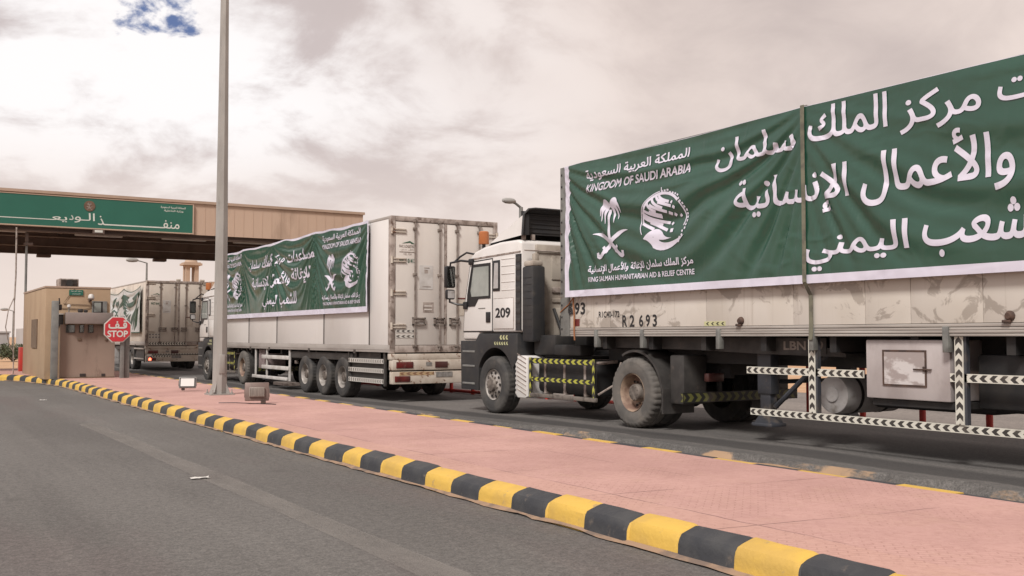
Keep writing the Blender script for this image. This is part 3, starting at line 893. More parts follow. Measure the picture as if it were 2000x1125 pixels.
def build_kerb():
    prof = [(0.0, -0.02), (0.002, 0.0), (0.010, 0.09), (0.018, 0.125), (0.035, 0.150), (0.075, 0.166), (0.15, 0.188), (0.175, 0.190), (0.19, 0.176), (0.195, 0.15)]
    mb = MB()
    rings = []; mats = []
    for i, (a, b) in enumerate(zip(kerb_path, kerb_path[1:])):
        d = (b - a); L = d.length; d.normalize(); nrm = Vector((d.y, -d.x, 0))
        yi = math.floor((a.y + 6.001) / 0.5) if i < 72 else i
        mt = 0 if yi % 2 == 0 else 1
        h = random.uniform(-0.010, 0.010); off = random.uniform(-0.011, 0.011); tw = random.uniform(-0.009, 0.009)
        for q, (tt, shrink) in enumerate(((0.0, 0.012), (0.012, 0.004), (0.03, 0.0), (0.5, 0.0), (L * 1.0 - 0.03, 0.0), (L - 0.012, 0.004))):
            if q == 3: tt = L / 2
            c = a + d * tt
            ring = []
            for k, (u, z) in enumerate(prof):
                w = 0.006 * (noise.noise(Vector((c.x * 3 + k, c.y * 7, k * .7))))
                ring.append((c + nrm * (u + shrink + off + w + tw * (tt / L - .5) * 2)) + Vector((0, 0, z - shrink * (1 if k > 2 else 0) + h * (1 if k > 1 else 0) + w)))
            rings.append(ring); mats.append(mt)
    N = len(prof)
    v = [p for r in rings for p in r]; o = 0
    mb.v = [tuple(p) for p in v]
    for i in range(len(rings) - 1):
        for k in range(N - 1):
            mb.f.append((i * N + k, i * N + k + 1, (i + 1) * N + k + 1, (i + 1) * N + k)); mb.m.append(mats[i])
    structure('kerb', mb, ['kerb_yellow', 'kerb_black'], 24)


build_kerb()


def strip(name, xl, xr, ys, zf, mat, nx=1, kind='structure', smooth=60):
    """sheet between x = xl(y) and xr(y)"""
    mb = MB()
    n = nx + 1
    for y in ys:
        a, b = xl(y), xr(y)
        for k in range(n):
            x = a + (b - a) * k / nx
            mb.v.append((x, y, zf(x, y)))
    for i in range(len(ys) - 1):
        for k in range(nx):
            mb.f.append((i * n + k, i * n + k + 1, (i + 1) * n + k + 1, (i + 1) * n + k)); mb.m.append(0)
    return structure(name, mb, [mat], smooth, kind)


def frange(a, b, s):
    n = max(1, round((b - a) / s))
    return [a + (b - a) * k / n for k in range(n + 1)]


# base ground: desert sand to the horizon
mb = MB()
g = [-3000, -600, -150, -60, -30, -12, 0, 12, 30, 60, 90, 150, 300, 700, 3000]
for y in g:
    for x in g:
        far = min(1, max(0, (math.hypot(x, y) - 70) / 200))
        mb.v.append((x, y, -0.17 + far * 0.6 * noise.noise(Vector((x * .01, y * .01, 0)))))
n = len(g)
for i in range(n - 1):
    for k in range(n - 1):
        mb.f.append((i * n + k, i * n + k + 1, (i + 1) * n + k + 1, (i + 1) * n + k)); mb.m.append(0)
structure('sand_ground', mb, ['sand'])

ys_road = frange(-6, 43.2, 0.6)
strip('near_road', lambda y: -14, lambda y: kerb_x(y) + 0.03, ys_road, lambda x, y: 0.0, 'asphalt_near', 1)
strip('worn_lane_line', lambda y: 2.70 + .01 * math.sin(y), lambda y: 2.96 + .01 * math.sin(y * 1.3 + 1), frange(-5, 17.5, 0.5), lambda x, y: 0.003, 'worn_line')
strip('blown_sand_along_kerb', lambda y: kerb_x(y) - 0.008 - 0.04 * (0.5 + noise.noise(Vector((y * 1.7, 3, 0)))) - 0.03 * abs(noise.noise(Vector((y * 6, 9, 0)))), lambda y: kerb_x(y) + 0.012, frange(-6, 36, 0.12),
      lambda x, y: 0.004 + 0.022 * max(0, 1 - (kerb_x(y) - x) / 0.05), 'sand_line', 3, 'stuff')


def island_z(x, y):
    return 0.178 + 0.006 * noise.noise(Vector((x * .6, y * .6, 4)))


strip('median_paving', lambda y: kerb_x(y) + 0.175, lambda y: 7.10, frange(-6, 43.2, 0.4), island_z, 'paver_pink', 8)

# worn kerb on the trucks' side of the island
mb = MB()
k = 0
y = -6.0
while y < 46:
    h = random.uniform(-0.012, 0.004)
    gz = ground_z(y) - 0.06
    x1 = 7.225 + random.uniform(-.012, .012)
    mb.prism([(7.095, gz), (x1 + .01, gz), (x1, 0.155 + h), (x1 - .02, 0.183 + h), (7.095, 0.183 + h)], 'y', y + 0.004, y + 0.546, k % 2)
    y += 0.55; k += 1
structure('median_far_kerb', mb, ['kerb_yellow', 'kerb_black'], 40)


def edge_x(y):
    return 8.42 + 0.22 * noise.noise(Vector((y * .35, 1.7, 0))) + 0.20 * noise.noise(Vector((y * 1.6, 5, 0))) + 0.09 * noise.noise(Vector((y * 6, 8, 0)))


def lane_z(x, y):
    t = min(1, max(0, (x - edge_x(y)) / 0.12))
    lip = 0.05 * max(0, 1 - (x - edge_x(y)) / 0.8)
    return ground_z(y) + lip - 0.14 * (1 - t) + 0.012 * noise.noise(Vector((x * .9, y * .5, 2))) * (1 if x > 8.3 else 0.4) + (0.01 * noise.noise(Vector((x * 7, y * 7, 3))) if x < 8.8 else 0)


ys = frange(-6, 40, 0.12) + frange(40.5, 110, 2)
def shoulder_z(x, y):
    t = (x - 7.2) / 1.15
    base = 0.12 * (1 - t) - 0.035 * t
    k = min(1, t * 5)
    return ground_z(y) * min(1, t) + base + k * (0.05 * noise.noise(Vector((x * 1.5, y * 0.9, 6))) + 0.022 * noise.noise(Vector((x * 5, y * 4, 1))) + 0.008 * noise.noise(Vector((x * 14, y * 14, 2))))


strip('shoulder', lambda y: 7.15, lambda y: 8.95, ys, shoulder_z, 'shoulder_dirt', 20, 'structure')
mb = MB()
NX = 14
for y in ys:
    e = edge_x(y)
    for q in range(NX + 1):
        x = e + (0, 0.02, 0.06, 0.12, 0.25, 0.45, 0.7, 1.0, 1.5, 2.1, 2.8, 3.6, 4.5, 5.2, 5.8)[q]
        mb.v.append((x, y, lane_z(x, y)))
for i in range(len(ys) - 1):
    for q in range(NX):
        mb.f.append((i * (NX + 1) + q, i * (NX + 1) + q + 1, (i + 1) * (NX + 1) + q + 1, (i + 1) * (NX + 1) + q)); mb.m.append(0)
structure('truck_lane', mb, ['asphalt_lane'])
strip('far_road', lambda y: 13.7, lambda y: 21.6 + .3 * noise.noise(Vector((y * .4, 0, 0))), frange(-10, 110, 1.0), lambda x, y: -0.145, 'asphalt_far', 1)
strip('sand_verge', lambda y: -40, lambda y: 7.2, frange(43.0, 110, 2), lambda x, y: 0.05, 'sand', 1)

# ------------------------------------------------------------------ red pipe railing beyond the trucks
rail = Thing('pipe_railing', (13.6, 15, -0.12), 'low red pipe railing running along the far side of the truck lane', 'railing')


def rail_x(y): return 13.95 - 0.045 * (y - 8)


ysr = frange(0.4, 31.2, 1.1)
rail.part('bottom_rail', MB().tube([(rail_x(y), y, ground_z(y) - 0.06 + 0.12 * min(1, max(0, (y - 15) / 4))) for y in ysr], 0.045, 10), 'red_paint')
rail.part('top_rail', MB().tube([(rail_x(y), y, ground_z(y) + 0.92) for y in ysr], 0.04, 10), 'red_paint')
for y in ysr:
    if 5 < y: rail.part('post', MB().cyl((rail_x(y), y, ground_z(y) - 0.03), 0.05, 0.95, 'z', 12), 'red_paint')

# ------------------------------------------------------------------ border canopy with the green sign
GY0, GY1 = 38.0, 44.6
gx0, gx1 = -9.0, 16.35
can = Thing('border_canopy', (4, 43, 0), 'wide beige canopy spanning the crossing, carrying the long green sign', 'canopy')
mb = MB()
x = gx0
while x < gx1 - 0.01:               # ribbed cladding: shallow standing ribs
    w = min(0.36, gx1 - x)
    mb.box(x, x + w - 0.022, GY0, GY0 + 0.06, 5.12, 6.27)
    mb.box(x + w - 0.022, x + w, GY0 - 0.010, GY0 + 0.06, 5.12, 6.27)
    x += w
for yy in (GY1,):
    mb.box(gx0, gx1, yy - .06, yy, 5.12, 6.27)
mb.box(gx1 - .06, gx1, GY0 + .061, GY1 - .061, 5.12, 6.27)
can.part('fascia', mb, 'fascia_beige')
can.part('fascia_cap', MB().box(gx0, gx1 + .06, GY0 - .07, GY0 + .14, 6.272, 6.37).box(gx1 - .14, gx1 + .06, GY0 + .141, GY1, 6.272, 6.37), 'fascia_trim')
can.part('roof', MB().box(gx0, gx1 - .07, GY0 + .07, GY1 - .07, 5.95, 6.2), 'soffit')
can.part('soffit', MB().box(gx0, gx1 - .07, GY0 + .07, GY1 - .07, 5.36, 5.40), 'soffit')
can.part('back_board', MB().box(gx0, gx1 - .1, GY1 - .12, GY1 - .07, 4.69, 5.1), 'fascia_trim')
for yy, zb in ((GY0 + .22, 4.98), (GY0 + 2.2, 4.98), (GY0 + 4.2, 4.80), (GY1 - .3, 4.66)):
    mb = MB()
    mb.box(gx0, gx1 - .1, yy - .13, yy + .13, zb, zb + .03).box(gx0, gx1 - .1, yy - .13, yy + .13, 5.33, 5.36).box(gx0, gx1 - .1, yy - .02, yy + .02, zb + .031, 5.329)
    can.part('beam', mb, 'beam_brown')
for xx in (-6, -2.2, 1.6, 5.4, 9.2, 13.0):
    can.part('cross_beam', MB().box(xx - .07, xx + .07, GY0 + .36, GY1 - .44, 5.10, 5.33), 'beam_brown')
for xx, yy in ((3.4, GY0 + 1.0), (6.6, GY0 + 1.2), (9.6, GY0 + 1.1), (12.3, GY0 + 1.2)):
    can.part('ceiling_light', MB().box(xx - .8, xx + .8, yy - .12, yy + .12, 5.0, 5.1, 0, .01), 'bar_white')
can.part('conduit', MB().tube([(gx0, GY0 + .55, 5.02), (2, GY0 + .55, 5.0), (6, GY0 + .6, 5.03), (gx1 - 1, GY0 + .55, 5.0)], .03, 6), 'soffit')
for xx, yy in ((5.4, GY1 - .3), (9.85, GY1 - .3)):
    can.part('light_fitting', MB().box(xx - .25, xx + .25, yy - .3, yy + .1, 4.53, 4.65, 0, .02), 'beam_brown')
for xx, yy in ((15.2, 39.2), (15.2, 43.6), (-6.5, 39.2), (-6.5, 43.6)):
    can.part('column', MB().box(xx - .16, xx + .16, yy - .16, yy + .16, -0.15, 5.0).box(xx - .3, xx + .3, yy - .3, yy + .3, -0.15, 0.35), 'post_grey')
can.part('sign_bracket', MB().box(6.18, 6.56, GY0 - .12, GY0 - .03, 4.98, 5.13).box(6.24, 6.50, GY0 - .135, GY0 - .12, 5.02, 5.10, 1), ['beam_brown', 'sign_white'])

sgn = Thing('crossing_sign', (2.2, GY0 - .05, 5.68), 'long green sign with white Arabic lettering across the canopy front', 'sign')
SX0, SX1 = -6.0, 9.60
sgn.part('panel', MB().box(SX0, SX1, GY0 - .085, GY0 - .03, 5.17, 6.20), 'sign_green')
sgn.part('frame', MB().box(SX0, SX1 + .04, GY0 - .10, GY0 - .03, 5.13, 5.168).box(SX1 + .002, SX1 + .04, GY0 - .10, GY0 - .03, 5.17, 6.20).box(SX0, SX1 + .04, GY0 - .10, GY0 - .03, 6.202, 6.225), 'fascia_beige')
mb = MB()
def sg(u, v): return (u, GY0 - .09, v)
LF = (0, -0.0007, 0)
def sgt(s, u0, u1, v0, v1, b=0.03): put_text(mb, s, u0, u1, v0, v1, sg, 0, None, b, lift=LF)
sgt('منفــــــــــــــــذ', 6.34, 9.13, 5.29, 5.61, .006)
sgt('الـو', 5.58, 6.24, 5.33, 5.68, .006)
sgt('د', 5.41, 5.55, 5.41, 5.58, .006)
sgt('يعــــــــــــــــــــة', 1.0, 5.35, 5.32, 5.60, .006)
sgt('المملكة العربية السعودية', 8.46, 9.34, 6.01, 6.10, .02)
sgt('وزارة الداخلية', 8.58, 9.26, 5.89, 5.98, .02)
sgn.part('lettering', mb, 'sign_white', smooth=0)
mb = MB()
mb.lathe([(0.001, -.014), (0.185, -.014), (0.185, 0.0)], (6.06, GY0 - .087, 5.93), 'y', 28)
sgn.part('crest', mb, 'emblem_brown')
mb = MB()
for v, f in palm_swords():
    flat2d(mb, [(6.06 + (a - .5) * .24, 5.93 + (b - .5) * .24) for a, b in v], f, lambda u, v: (u, GY0 - .104, v), 0)
sgn.part('crest_mark', mb, 'frame_grime', smooth=0)

# ------------------------------------------------------------------ inspection booth on the island
BX0, BX1, BY0, BY1, BH = 4.02, 5.80, 32.3, 37.6, 2.86
booth = Thing('inspection_booth', (4.9, 34.8, 0.17), 'tan flat-roofed inspection booth with brown lower cladding at the island end', 'booth')
booth.part('wall', MB().box(BX0, BX1, BY0, BY1, 0.15, BH - .05, 0, .02), 'plaster_tan')
booth.part('roof_edge', MB().box(BX0 - .015, BX1 + .015, BY0 - .015, BY1 + .015, BH - .049, BH, 0), 'fascia_trim')
mb = MB()
mb.box(4.42, 5.90, BY0 - .16, BY0 - .002, 0.17, 1.74)
mb.box(5.42, 5.91, BY0 - .19, BY0 - .161, 0.17, 1.70)
booth.part('lower_cladding', mb, 'plaster_brown')
booth.part('canopy_board', MB().box(4.52, 5.80, BY0 - .44, BY0 - .161, 1.76, 2.09, 0, .015), 'panel_brown')
for a, b in ((4.56, 4.80), (4.92, 5.05), (5.17, 5.31)):
    w = booth.part('window', MB().box(a, b, BY0 - .20, BY0 - .162, 1.50, 1.735), 'window_reveal')
    booth.part('pane', MB().box(a + .02, b - .02, BY0 - .206, BY0 - .201, 1.52, 1.72), 'glass', w)
w = booth.part('window', MB().box(5.32, 5.58, BY0 - .03, BY0 - .001, 2.10, 2.42), 'recess_dark', label='square dark upper window in a pale frame')
booth.part('pane', MB().box(5.34, 5.53, BY0 - .036, BY0 - .031, 2.12, 2.40), 'fog_glass', w)
booth.part('frame', MB().box(5.28, 5.318, BY0 - .05, BY0 - .001, 2.09, 2.44).box(5.582, 5.70, BY0 - .05, BY0 - .001, 2.09, 2.44).box(5.318, 5.582, BY0 - .05, BY0 - .001, 2.42, 2.44), 'post_grey', w)
w = booth.part('window', MB().box(4.33, 4.50, BY0 - .03, BY0 - .001, 1.70, 2.03), 'recess_dark', label='narrow dark window beside the grey post')
booth.part('frame', MB().box(4.29, 4.328, BY0 - .05, BY0 - .001, 1.66, 2.07).box(4.328, 4.51, BY0 - .05, BY0 - .001, 2.03, 2.07), 'door_white', w)
booth.part('side_window', MB().box(BX0 - .03, BX0 - .001, 33.9, 35.2, 1.05, 1.92), 'brick_tone')
booth.part('vent', MB().box(4.96, 5.12, BY0 - .175, BY0 - .161, 0.22, 0.31), 'recess_dark')
booth.part('vent', MB().box(5.55, 5.65, BY0 - .205, BY0 - .191, 0.22, 0.30), 'recess_dark')
booth.part('socket_box', MB().box(4.88, 4.99, BY0 - .185, BY0 - .161, 1.27, 1.35, 0, .01), 'brick_tone')
booth.part('socket_box', MB().box(5.62, 5.70, BY0 - .22, BY0 - .191, 1.27, 1.34, 0, .01), 'brick_tone')
booth.part('base_trim', MB().box(4.42, 5.92, BY0 - .20, BY0 - .191, 0.17, 0.215), 'brick_tone')
mb = MB()
mb.tube([(4.80, BY0 - .012, BH - .06), (4.62, BY0 - .02, 2.55), (4.5, BY0 - .02, 2.35), (5.3, BY0 - .02, 2.32)], .008, 5)
mb.tube([(4.45, BY0 - .02, 2.22), (5.1, BY0 - .02, 2.2), (5.3, BY0 - .02, 2.28)], .008, 5)
booth.part('cable', mb, 'brick_tone')

mb = MB().box(4.52, 5.06, 33.3, 34.0, BH + .002, BH + .28, 0, .02)
for q in range(7): mb.box(4.56, 5.02, 33.28, 33.299, BH + .035 + q * .033, BH + .05 + q * .033, 1)
mb.lathe([(0.001, -.03), (.10, -.03), (.10, 0)], (4.8, 33.27, BH + .14), 'y', 20, 1)
single('air_conditioner', mb, ['frame_grime', 'chassis_black'], (4.8, 33.6, BH), 'grimy box air conditioner sitting on the booth roof', 'air conditioner')
t = Thing('booth_nameplate', (4.84, BY0 - .01, 2.68), 'small green nameplate fixed high on the booth front', 'sign')
t.part('plate', MB().box(4.65, 5.03, BY0 - .03, BY0 - .003, 2.60, 2.76), 'sign_green')
mb = MB(); put_text(mb, 'منفذ الوديعة', 4.69, 4.99, 2.70, 2.745, lambda u, v: (u, BY0 - .034, v), 0, lift=LF); put_text(mb, 'الجمارك', 4.73, 4.95, 2.62, 2.67, lambda u, v: (u, BY0 - .034, v), 0, lift=LF)
t.part('lettering', mb, 'sign_white', smooth=0)
t = Thing('security_camera', (5.22, BY0 - .2, 2.5), 'white-domed security camera on a bracket beside the upper booth window', 'camera')
t.part('bracket', MB().box(5.18, 5.23, BY0 - .30, BY0 - .003, 2.42, 2.46).box(5.12, 5.28, BY0 - .36, BY0 - .22, 2.462, 2.48), 'rust')
t.part('dome', MB().lathe([(.001, .12), (.05, .11), (.085, .06), (.09, .0), (.07, -.03), (.001, -.04)], (5.21, BY0 - .29, 2.52), 'z', 18), 'bar_white')
mb = MB().box(4.86, 5.00, BY0 - .30, BY0 - .20, 2.092, 2.20, 0, .03).box(5.02, 5.13, BY0 - .30, BY0 - .2, 2.092, 2.18, 0, .03)
single('floodlight_pair', mb, 'recess_dark', (5.0, BY0 - .25, 2.1), 'dark twin lamp unit standing on the brown board over the booth windows', 'lamp')
t = Thing('wall_lantern', (4.68, BY0 - .25, 2.2), 'tiny lantern lamp on a stem above the left booth windows', 'lamp')
t.part('stem', MB().cyl((4.62, BY0 - .25, 2.092), .015, .15, 'z', 8), 'post_grey')
t.part('lamp_head', MB().lathe([(.001, .08), (.05, .06), (.055, .0), (.03, -.02), (.001, -.02)], (4.62, BY0 - .25, 2.25), 'z', 12), 'bar_white')

t = Thing('steel_post', (4.24, BY0 - .33, 0.17), 'tall grey steel post with a small bracket in front of the booth corner', 'post')
t.part('shaft', MB().box(4.15, 4.33, BY0 - .42, BY0 - .24, 0.17, 2.42, 0, .015), 'post_grey')
t.part('bracket', MB().box(4.331, 4.42, BY0 - .36, BY0 - .28, 2.15, 2.32, 0, .02).tube([(4.36, BY0 - .32, 2.33), (4.34, BY0 - .32, 2.5)], .02, 6), 'recess_dark')

t = Thing('stop_sign', (6.02, 31.6, 0.17), 'red octagonal stop sign in Arabic and English on a grey post', 'sign')
t.part('post', MB().box(5.98, 6.09, 31.62, 31.73, 0.17, 2.0, 0, .01).box(6.12, 6.26, 31.72, 31.86, 0.17, 1.9, 0, .01), 'post_grey')
oc = [(0.375 / math.cos(R(22.5)) * math.cos(R(22.5 + 45 * k)), 0.375 / math.cos(R(22.5)) * math.sin(R(22.5 + 45 * k))) for k in range(8)]
SCX, SCZ = 5.88, 1.60
t.part('rim', MB().prism([(SCX + a, SCZ + b) for a, b in oc], 'y', 31.56, 31.60), 'sign_white')
t.part('face', MB().prism([(SCX + a * .93, SCZ + b * .93) for a, b in oc], 'y', 31.548, 31.559), 'sign_red')
mb = MB()
def sf(u, v): return (SCX + u, 31.543, SCZ + v)
put_text(mb, 'STOP', -.285, .285, -.225, -.03, sf, 0, None, .03, lift=LF)
put_text(mb, 'قـف', -.26, .26, .02, .27, sf, 0, None, .03, lift=LF)
t.part('lettering', mb, 'sign_white', smooth=0)

t = Thing('call_box', (4.5, 39.8, 0.0), 'narrow red metal cabinet standing behind the booth by the kerb', 'cabinet')
t.part('body', MB().box(4.12, 4.42, 39.5, 39.9, 0.17, 1.02, 0, .02), 'red_paint')
t.part('lid', MB().box(4.34, 4.46, 39.45, 39.95, 1.021, 1.12, 0, .01), 'rust')
# thin mast and hanging cable
t = Thing('camera_mast', (5.05, 40.2, 0), 'thin grey mast rising past the booth roof to the canopy underside', 'mast')
t.part('mast', MB().cyl((4.15, 38.4, 0.17), .04, 4.75, 'z', 10), 'post_grey')
t.part('camera', MB().box(4.06, 4.34, 38.3, 38.5, 4.5, 4.6, 0, .02).box(4.1, 4.2, 38.34, 38.46, 4.62, 4.95), 'beam_brown')
mb = MB()
mb.tube([(3.72, 37.3, 5.0), (3.73, 37.3, 3.4), (3.70, 37.25, 2.6)], .028, 6)
mb.tube([(3.70, 37.25, 2.7), (3.52, 37.2, 2.25), (3.45, 37.2, 1.7), (3.55, 37.2, 1.2), (3.7, 37.25, 0.9), (3.72, 37.3, 0.6), (3.72, 37.3, 0.16)], .018, 6)
mb.tube([(3.70, 37.25, 2.6), (3.71, 37.25, 0.16)], .02, 6)
single('hanging_cable', mb, 'frame_grime', (3.7, 37.3, 0.16), 'loose cable looping down from the canopy at the booth side', 'cable')

# ------------------------------------------------------------------ lamp pole and floodlights on the island
PX, PY = 6.05, 21.5
pole = Thing('light_pole', (PX, PY, 0.178), 'tall tapering grey octagonal light pole rising out of the picture from the island', 'pole')
def taper(z): return 0.155 - 0.0078 * z
pole.part('shaft', MB().tube([(PX, PY, 0.19), (PX, PY, 3), (PX, PY, 6), (PX, PY, 11)], [taper(0), taper(3), taper(6), taper(11)], 8), 'pole_galv', smooth=20)
mb = MB().box(PX - .25, PX + .25, PY - .25, PY + .25, 0.165, 0.205)
for a, b in ((-.2, -.2), (.2, -.2), (-.2, .2), (.2, .2)):
    mb.cyl((PX + a, PY + b, 0.2), .028, .035, 'z', 6).cyl((PX + a, PY + b, 0.2), .012, .09, 'z', 6)
pole.part('base_plate', mb, 'pole_galv')
for k in range(4):
    mb = MB()
    dx, dy = math.cos(R(45 + 90 * k)), math.sin(R(45 + 90 * k))
    mb.add([(PX + dx * .14, PY + dy * .14, .206), (PX + dx * .24, PY + dy * .24, .206), (PX + dx * .15, PY + dy * .15, .42)] +
           [(PX + dx * .14 - dy * .012, PY + dy * .14 + dx * .012, .206), (PX + dx * .24 - dy * .012, PY + dy * .24 + dx * .012, .206), (PX + dx * .15 - dy * .012, PY + dy * .15 + dx * .012, .42)],
           [(0, 1, 2), (5, 4, 3), (0, 3, 4, 1), (1, 4, 5, 2), (2, 5, 3, 0)])
    pole.part('gusset', mb, 'pole_galv')
pole.part('hatch', MB().box(PX - .06, PX + .06, PY - taper(.8) - .012, PY - taper(.8) + .02, 0.62, 1.02, 0, .01), 'pole_galv')
pole.part('lamp_arm', MB().tube([(PX, PY, 10.9), (PX - .5, PY, 11.3), (PX - 1.8, PY, 11.5)], .05, 8), 'pole_galv')
pole.part('lamp_head', MB().box(PX - 2.6, PX - 1.75, PY - .16, PY + .16, 11.42, 11.56, 0, .05), 'flood_grey')


def floodlight(name, cx, cy, z, yaw, tilt, label, lit):
    w, h, d = 0.46, 0.31, 0.055
    t = Thing(name, (0, 0, 0), label, 'floodlight', 'floodlights lying on the island')
    t.part('housing', MB().box(-w / 2, w / 2, 0, d, 0.0, h, 0, .015).box(-w / 2 + .02, w / 2 - .02, -.012, 0.0, .02, h - .02, 1), ['flood_brown' if not lit else 'flood_grey', 'recess_dark'])
    t.part('lens', MB().box(-w / 2 + .05, w / 2 - .05, -.02, -.013, .045, h - .045), 'lens_white')
    mb = MB().box(-.15, .15, d + .001, d + .055, .055, h - .085, 0, .02)
    for k in range(9): mb.box(-.135 + k * .0325, -.127 + k * .0325, d + .056, d + .068, .07, h - .10)
    t.part('driver_box', mb, 'flood_back')
    mb = MB().box(-w / 2 - .012, -w / 2 - .001, .0, .04, .06, .2).box(w / 2 + .001, w / 2 + .012, .0, .04, .06, .2)
    t.part('bracket', mb, 'flood_brown')
    for s in (-1, 1): t.part('foot', MB().cyl((s * -.02 - .12, d / 2 + .03, -.05), .028, .05, 'z', 10), 'rust')
    t.root.scale = (0.80, 0.9, 0.80) if lit else (0.92, 1.0, 1.06)
    t.root.location = (cx, cy, z); t.root.rotation_euler = (tilt, 0, yaw)
    return t


floodlight('floodlight', 5.80, 23.15, 0.255, R(-20), R(-14), 'pale-faced floodlight tilted towards the road left of the light pole', True)
floodlight('floodlight', 5.78, 18.15, 0.235, R(163), R(10), 'brown-backed floodlight turned away, lying right of the light pole', False)
single('feed_cable', MB().tube([(5.25, 18.7, .19), (5.5, 18.5, .195), (5.75, 18.1, .192), (6.0, 17.75, .19)], .007, 6), 'black', (5.6, 18.4, .19),
       'thin black feed cable lying on the paving under the brown floodlight', 'cable')


def scrap(x, y, s, seed, label):
    rnd = random.Random(seed)
    bm = bmesh.new()
    bmesh.ops.create_grid(bm, x_segments=7, y_segments=4, size=0.5)
    for p in bm.verts:
        p.co = Vector((x + p.co.x * s * (1 + .2 * rnd.random()), y + p.co.y * s * .45 * (1 + .5 * rnd.random()), 0.008 + 0.05 * s * 2.2 * max(0, noise.noise(Vector((p.co.x * 3 + seed, p.co.y * 4, seed))) + .25)))
    mb = MB().take(bm)
    single('paper_scrap', mb, 'paper_white', (x, y, 0.006), label, 'litter', 'paper scraps on the near road')


scrap(2.69, 10.21, 0.16, 3, 'crumpled white paper scrap on the near road beside the worn line')
scrap(3.02, 24.4, 0.16, 5, 'tiny white paper scrap far up the near road towards the booth')


# ------------------------------------------------------------------ street lamps, tower, far things
def street_lamp(x, y, z0, h, arm, label, hs=1.0):
    t = Thing('street_lamp', (x, y, z0), label, 'street lamp', 'street lamps beyond the crossing')
    t.part('post', MB().tube([(x, y, z0), (x, y, z0 + h * .6), (x, y, z0 + h)], [.11, .085, .06], 8), 'post_grey')
    t.part('arm', MB().tube([(x, y, z0 + h - .02), (x - arm * .45, y, z0 + h + .10), (x - arm * .75, y, z0 + h + .14)], .04, 8), 'post_grey')
    t.part('lamp_head', MB().lathe([(r_ * hs, h_ * hs) for r_, h_ in ((.001, -.42), (.09, -.38), (.15, -.2), (.16, .05), (.13, .3), (.05, .42), (.001, .42))], (x - arm, y, z0 + h + .16), 'x', 14), 'flood_grey')
    return t


street_lamp(16.0, 25.5, -0.15, 5.36, 0.42, 'street lamp whose head shows above the nearest truck cab', 0.55)
street_lamp(15.85, 75, -0.15, 6.75, 1.0, 'street lamp seen under the canopy above the farthest trailer')
street_lamp(11.85, 120, 0.0, 4.1, 0.85, 'small distant street lamp at the far left beside the booth')

tw = Thing('stone_tower', (27.8, 110, 0), 'beige square tower with an open arched lantern rising behind the farthest trailer', 'tower')
tx, ty = 27.75, 110
def open_storey(x, y, z0, z1, r, wpost):
    mb = MB()
    for a in (-1, 1):
        for b in (-1, 1):
            mb.box(x + a * r - wpost * (1 if a > 0 else 0), x + a * r + wpost * (0 if a > 0 else 1), y + b * r - wpost * (1 if b > 0 else 0), y + b * r + wpost * (0 if b > 0 else 1), z0, z1)
    return mb
tw.part('shaft', MB().box(tx - .72, tx + .72, ty - .72, ty + .72, -0.2, 6.9), 'stone_beige')
tw.part('ledge', MB().box(tx - .95, tx + .95, ty - .95, ty + .95, 6.9, 7.1), 'stone_beige')
tw.part('lantern', open_storey(tx, ty, 7.1, 8.72, .66, .42).box(tx - .66, tx + .66, ty - .66, ty + .66, 8.72, 8.9), 'stone_beige')
tw.part('cornice', MB().box(tx - .95, tx + .95, ty - .95, ty + .95, 8.9, 9.12).box(tx - .82, tx + .82, ty - .82, ty + .82, 9.12, 9.22), 'stone_beige')
tw.part('cap', MB().lathe([(.7, 0), (.62, .2), (.42, .42), (.15, .58), (.04, .8), (.001, .8)], (tx, ty, 9.22), 'z', 16), 'stone_beige')
for a in (-1.9, 2.2):
    tw.part('finial', MB().box(tx + a - .25, tx + a + .25, ty - .25, ty + .25, 6.2, 7.25), 'stone_beige')

b = Thing('far_building', (5.5, 100, 0), 'long pale low building with dark windows at the far left horizon', 'building')
b.part('wall', MB().box(-14, 9.6, 100, 108, -0.2, 1.72), 'wall_pale')
b.part('parapet', MB().box(-14.1, 9.7, 99.9, 108.1, 1.72, 1.86), 'wall_pale')
for xx in (5.6, 6.6, 8.2, 9.0):
    b.part('window', MB().box(xx, xx + .35, 99.96, 99.999, 0.1, 0.75), 'window_reveal')
b.part('base_band', MB().box(-14, 9.6, 99.95, 99.99, -0.2, -0.05), 'recess_dark')
b = Thing('site_cabin', (10, 84, 0), 'low white cabin hung with a rumpled pale banner left of the booth', 'cabin')
b.part('wall', MB().box(8.9, 11.5, 82, 88, -.1, 2.0), 'wall_pale')
b.part('skirt', MB().box(8.92, 11.4, 81.95, 81.999, -.1, .12), 'recess_dark')
mb = MB()
for i in range(21):
    for k in range(7):
        x_ = 8.9 + i * .1
        mb.v.append((x_, 81.9 - .07 * math.sin(i * 1.5 + k * .9) - .03 * math.sin(i * 3), .45 + k * .22))
for i in range(20):
    for k in range(6): mb.f.append((i * 7 + k, (i + 1) * 7 + k, (i + 1) * 7 + k + 1, i * 7 + k + 1)); mb.m.append(0 if (i + k // 2) % 5 else 1)
b.part('banner', mb, ['banner_pale', 'banner_dark'])


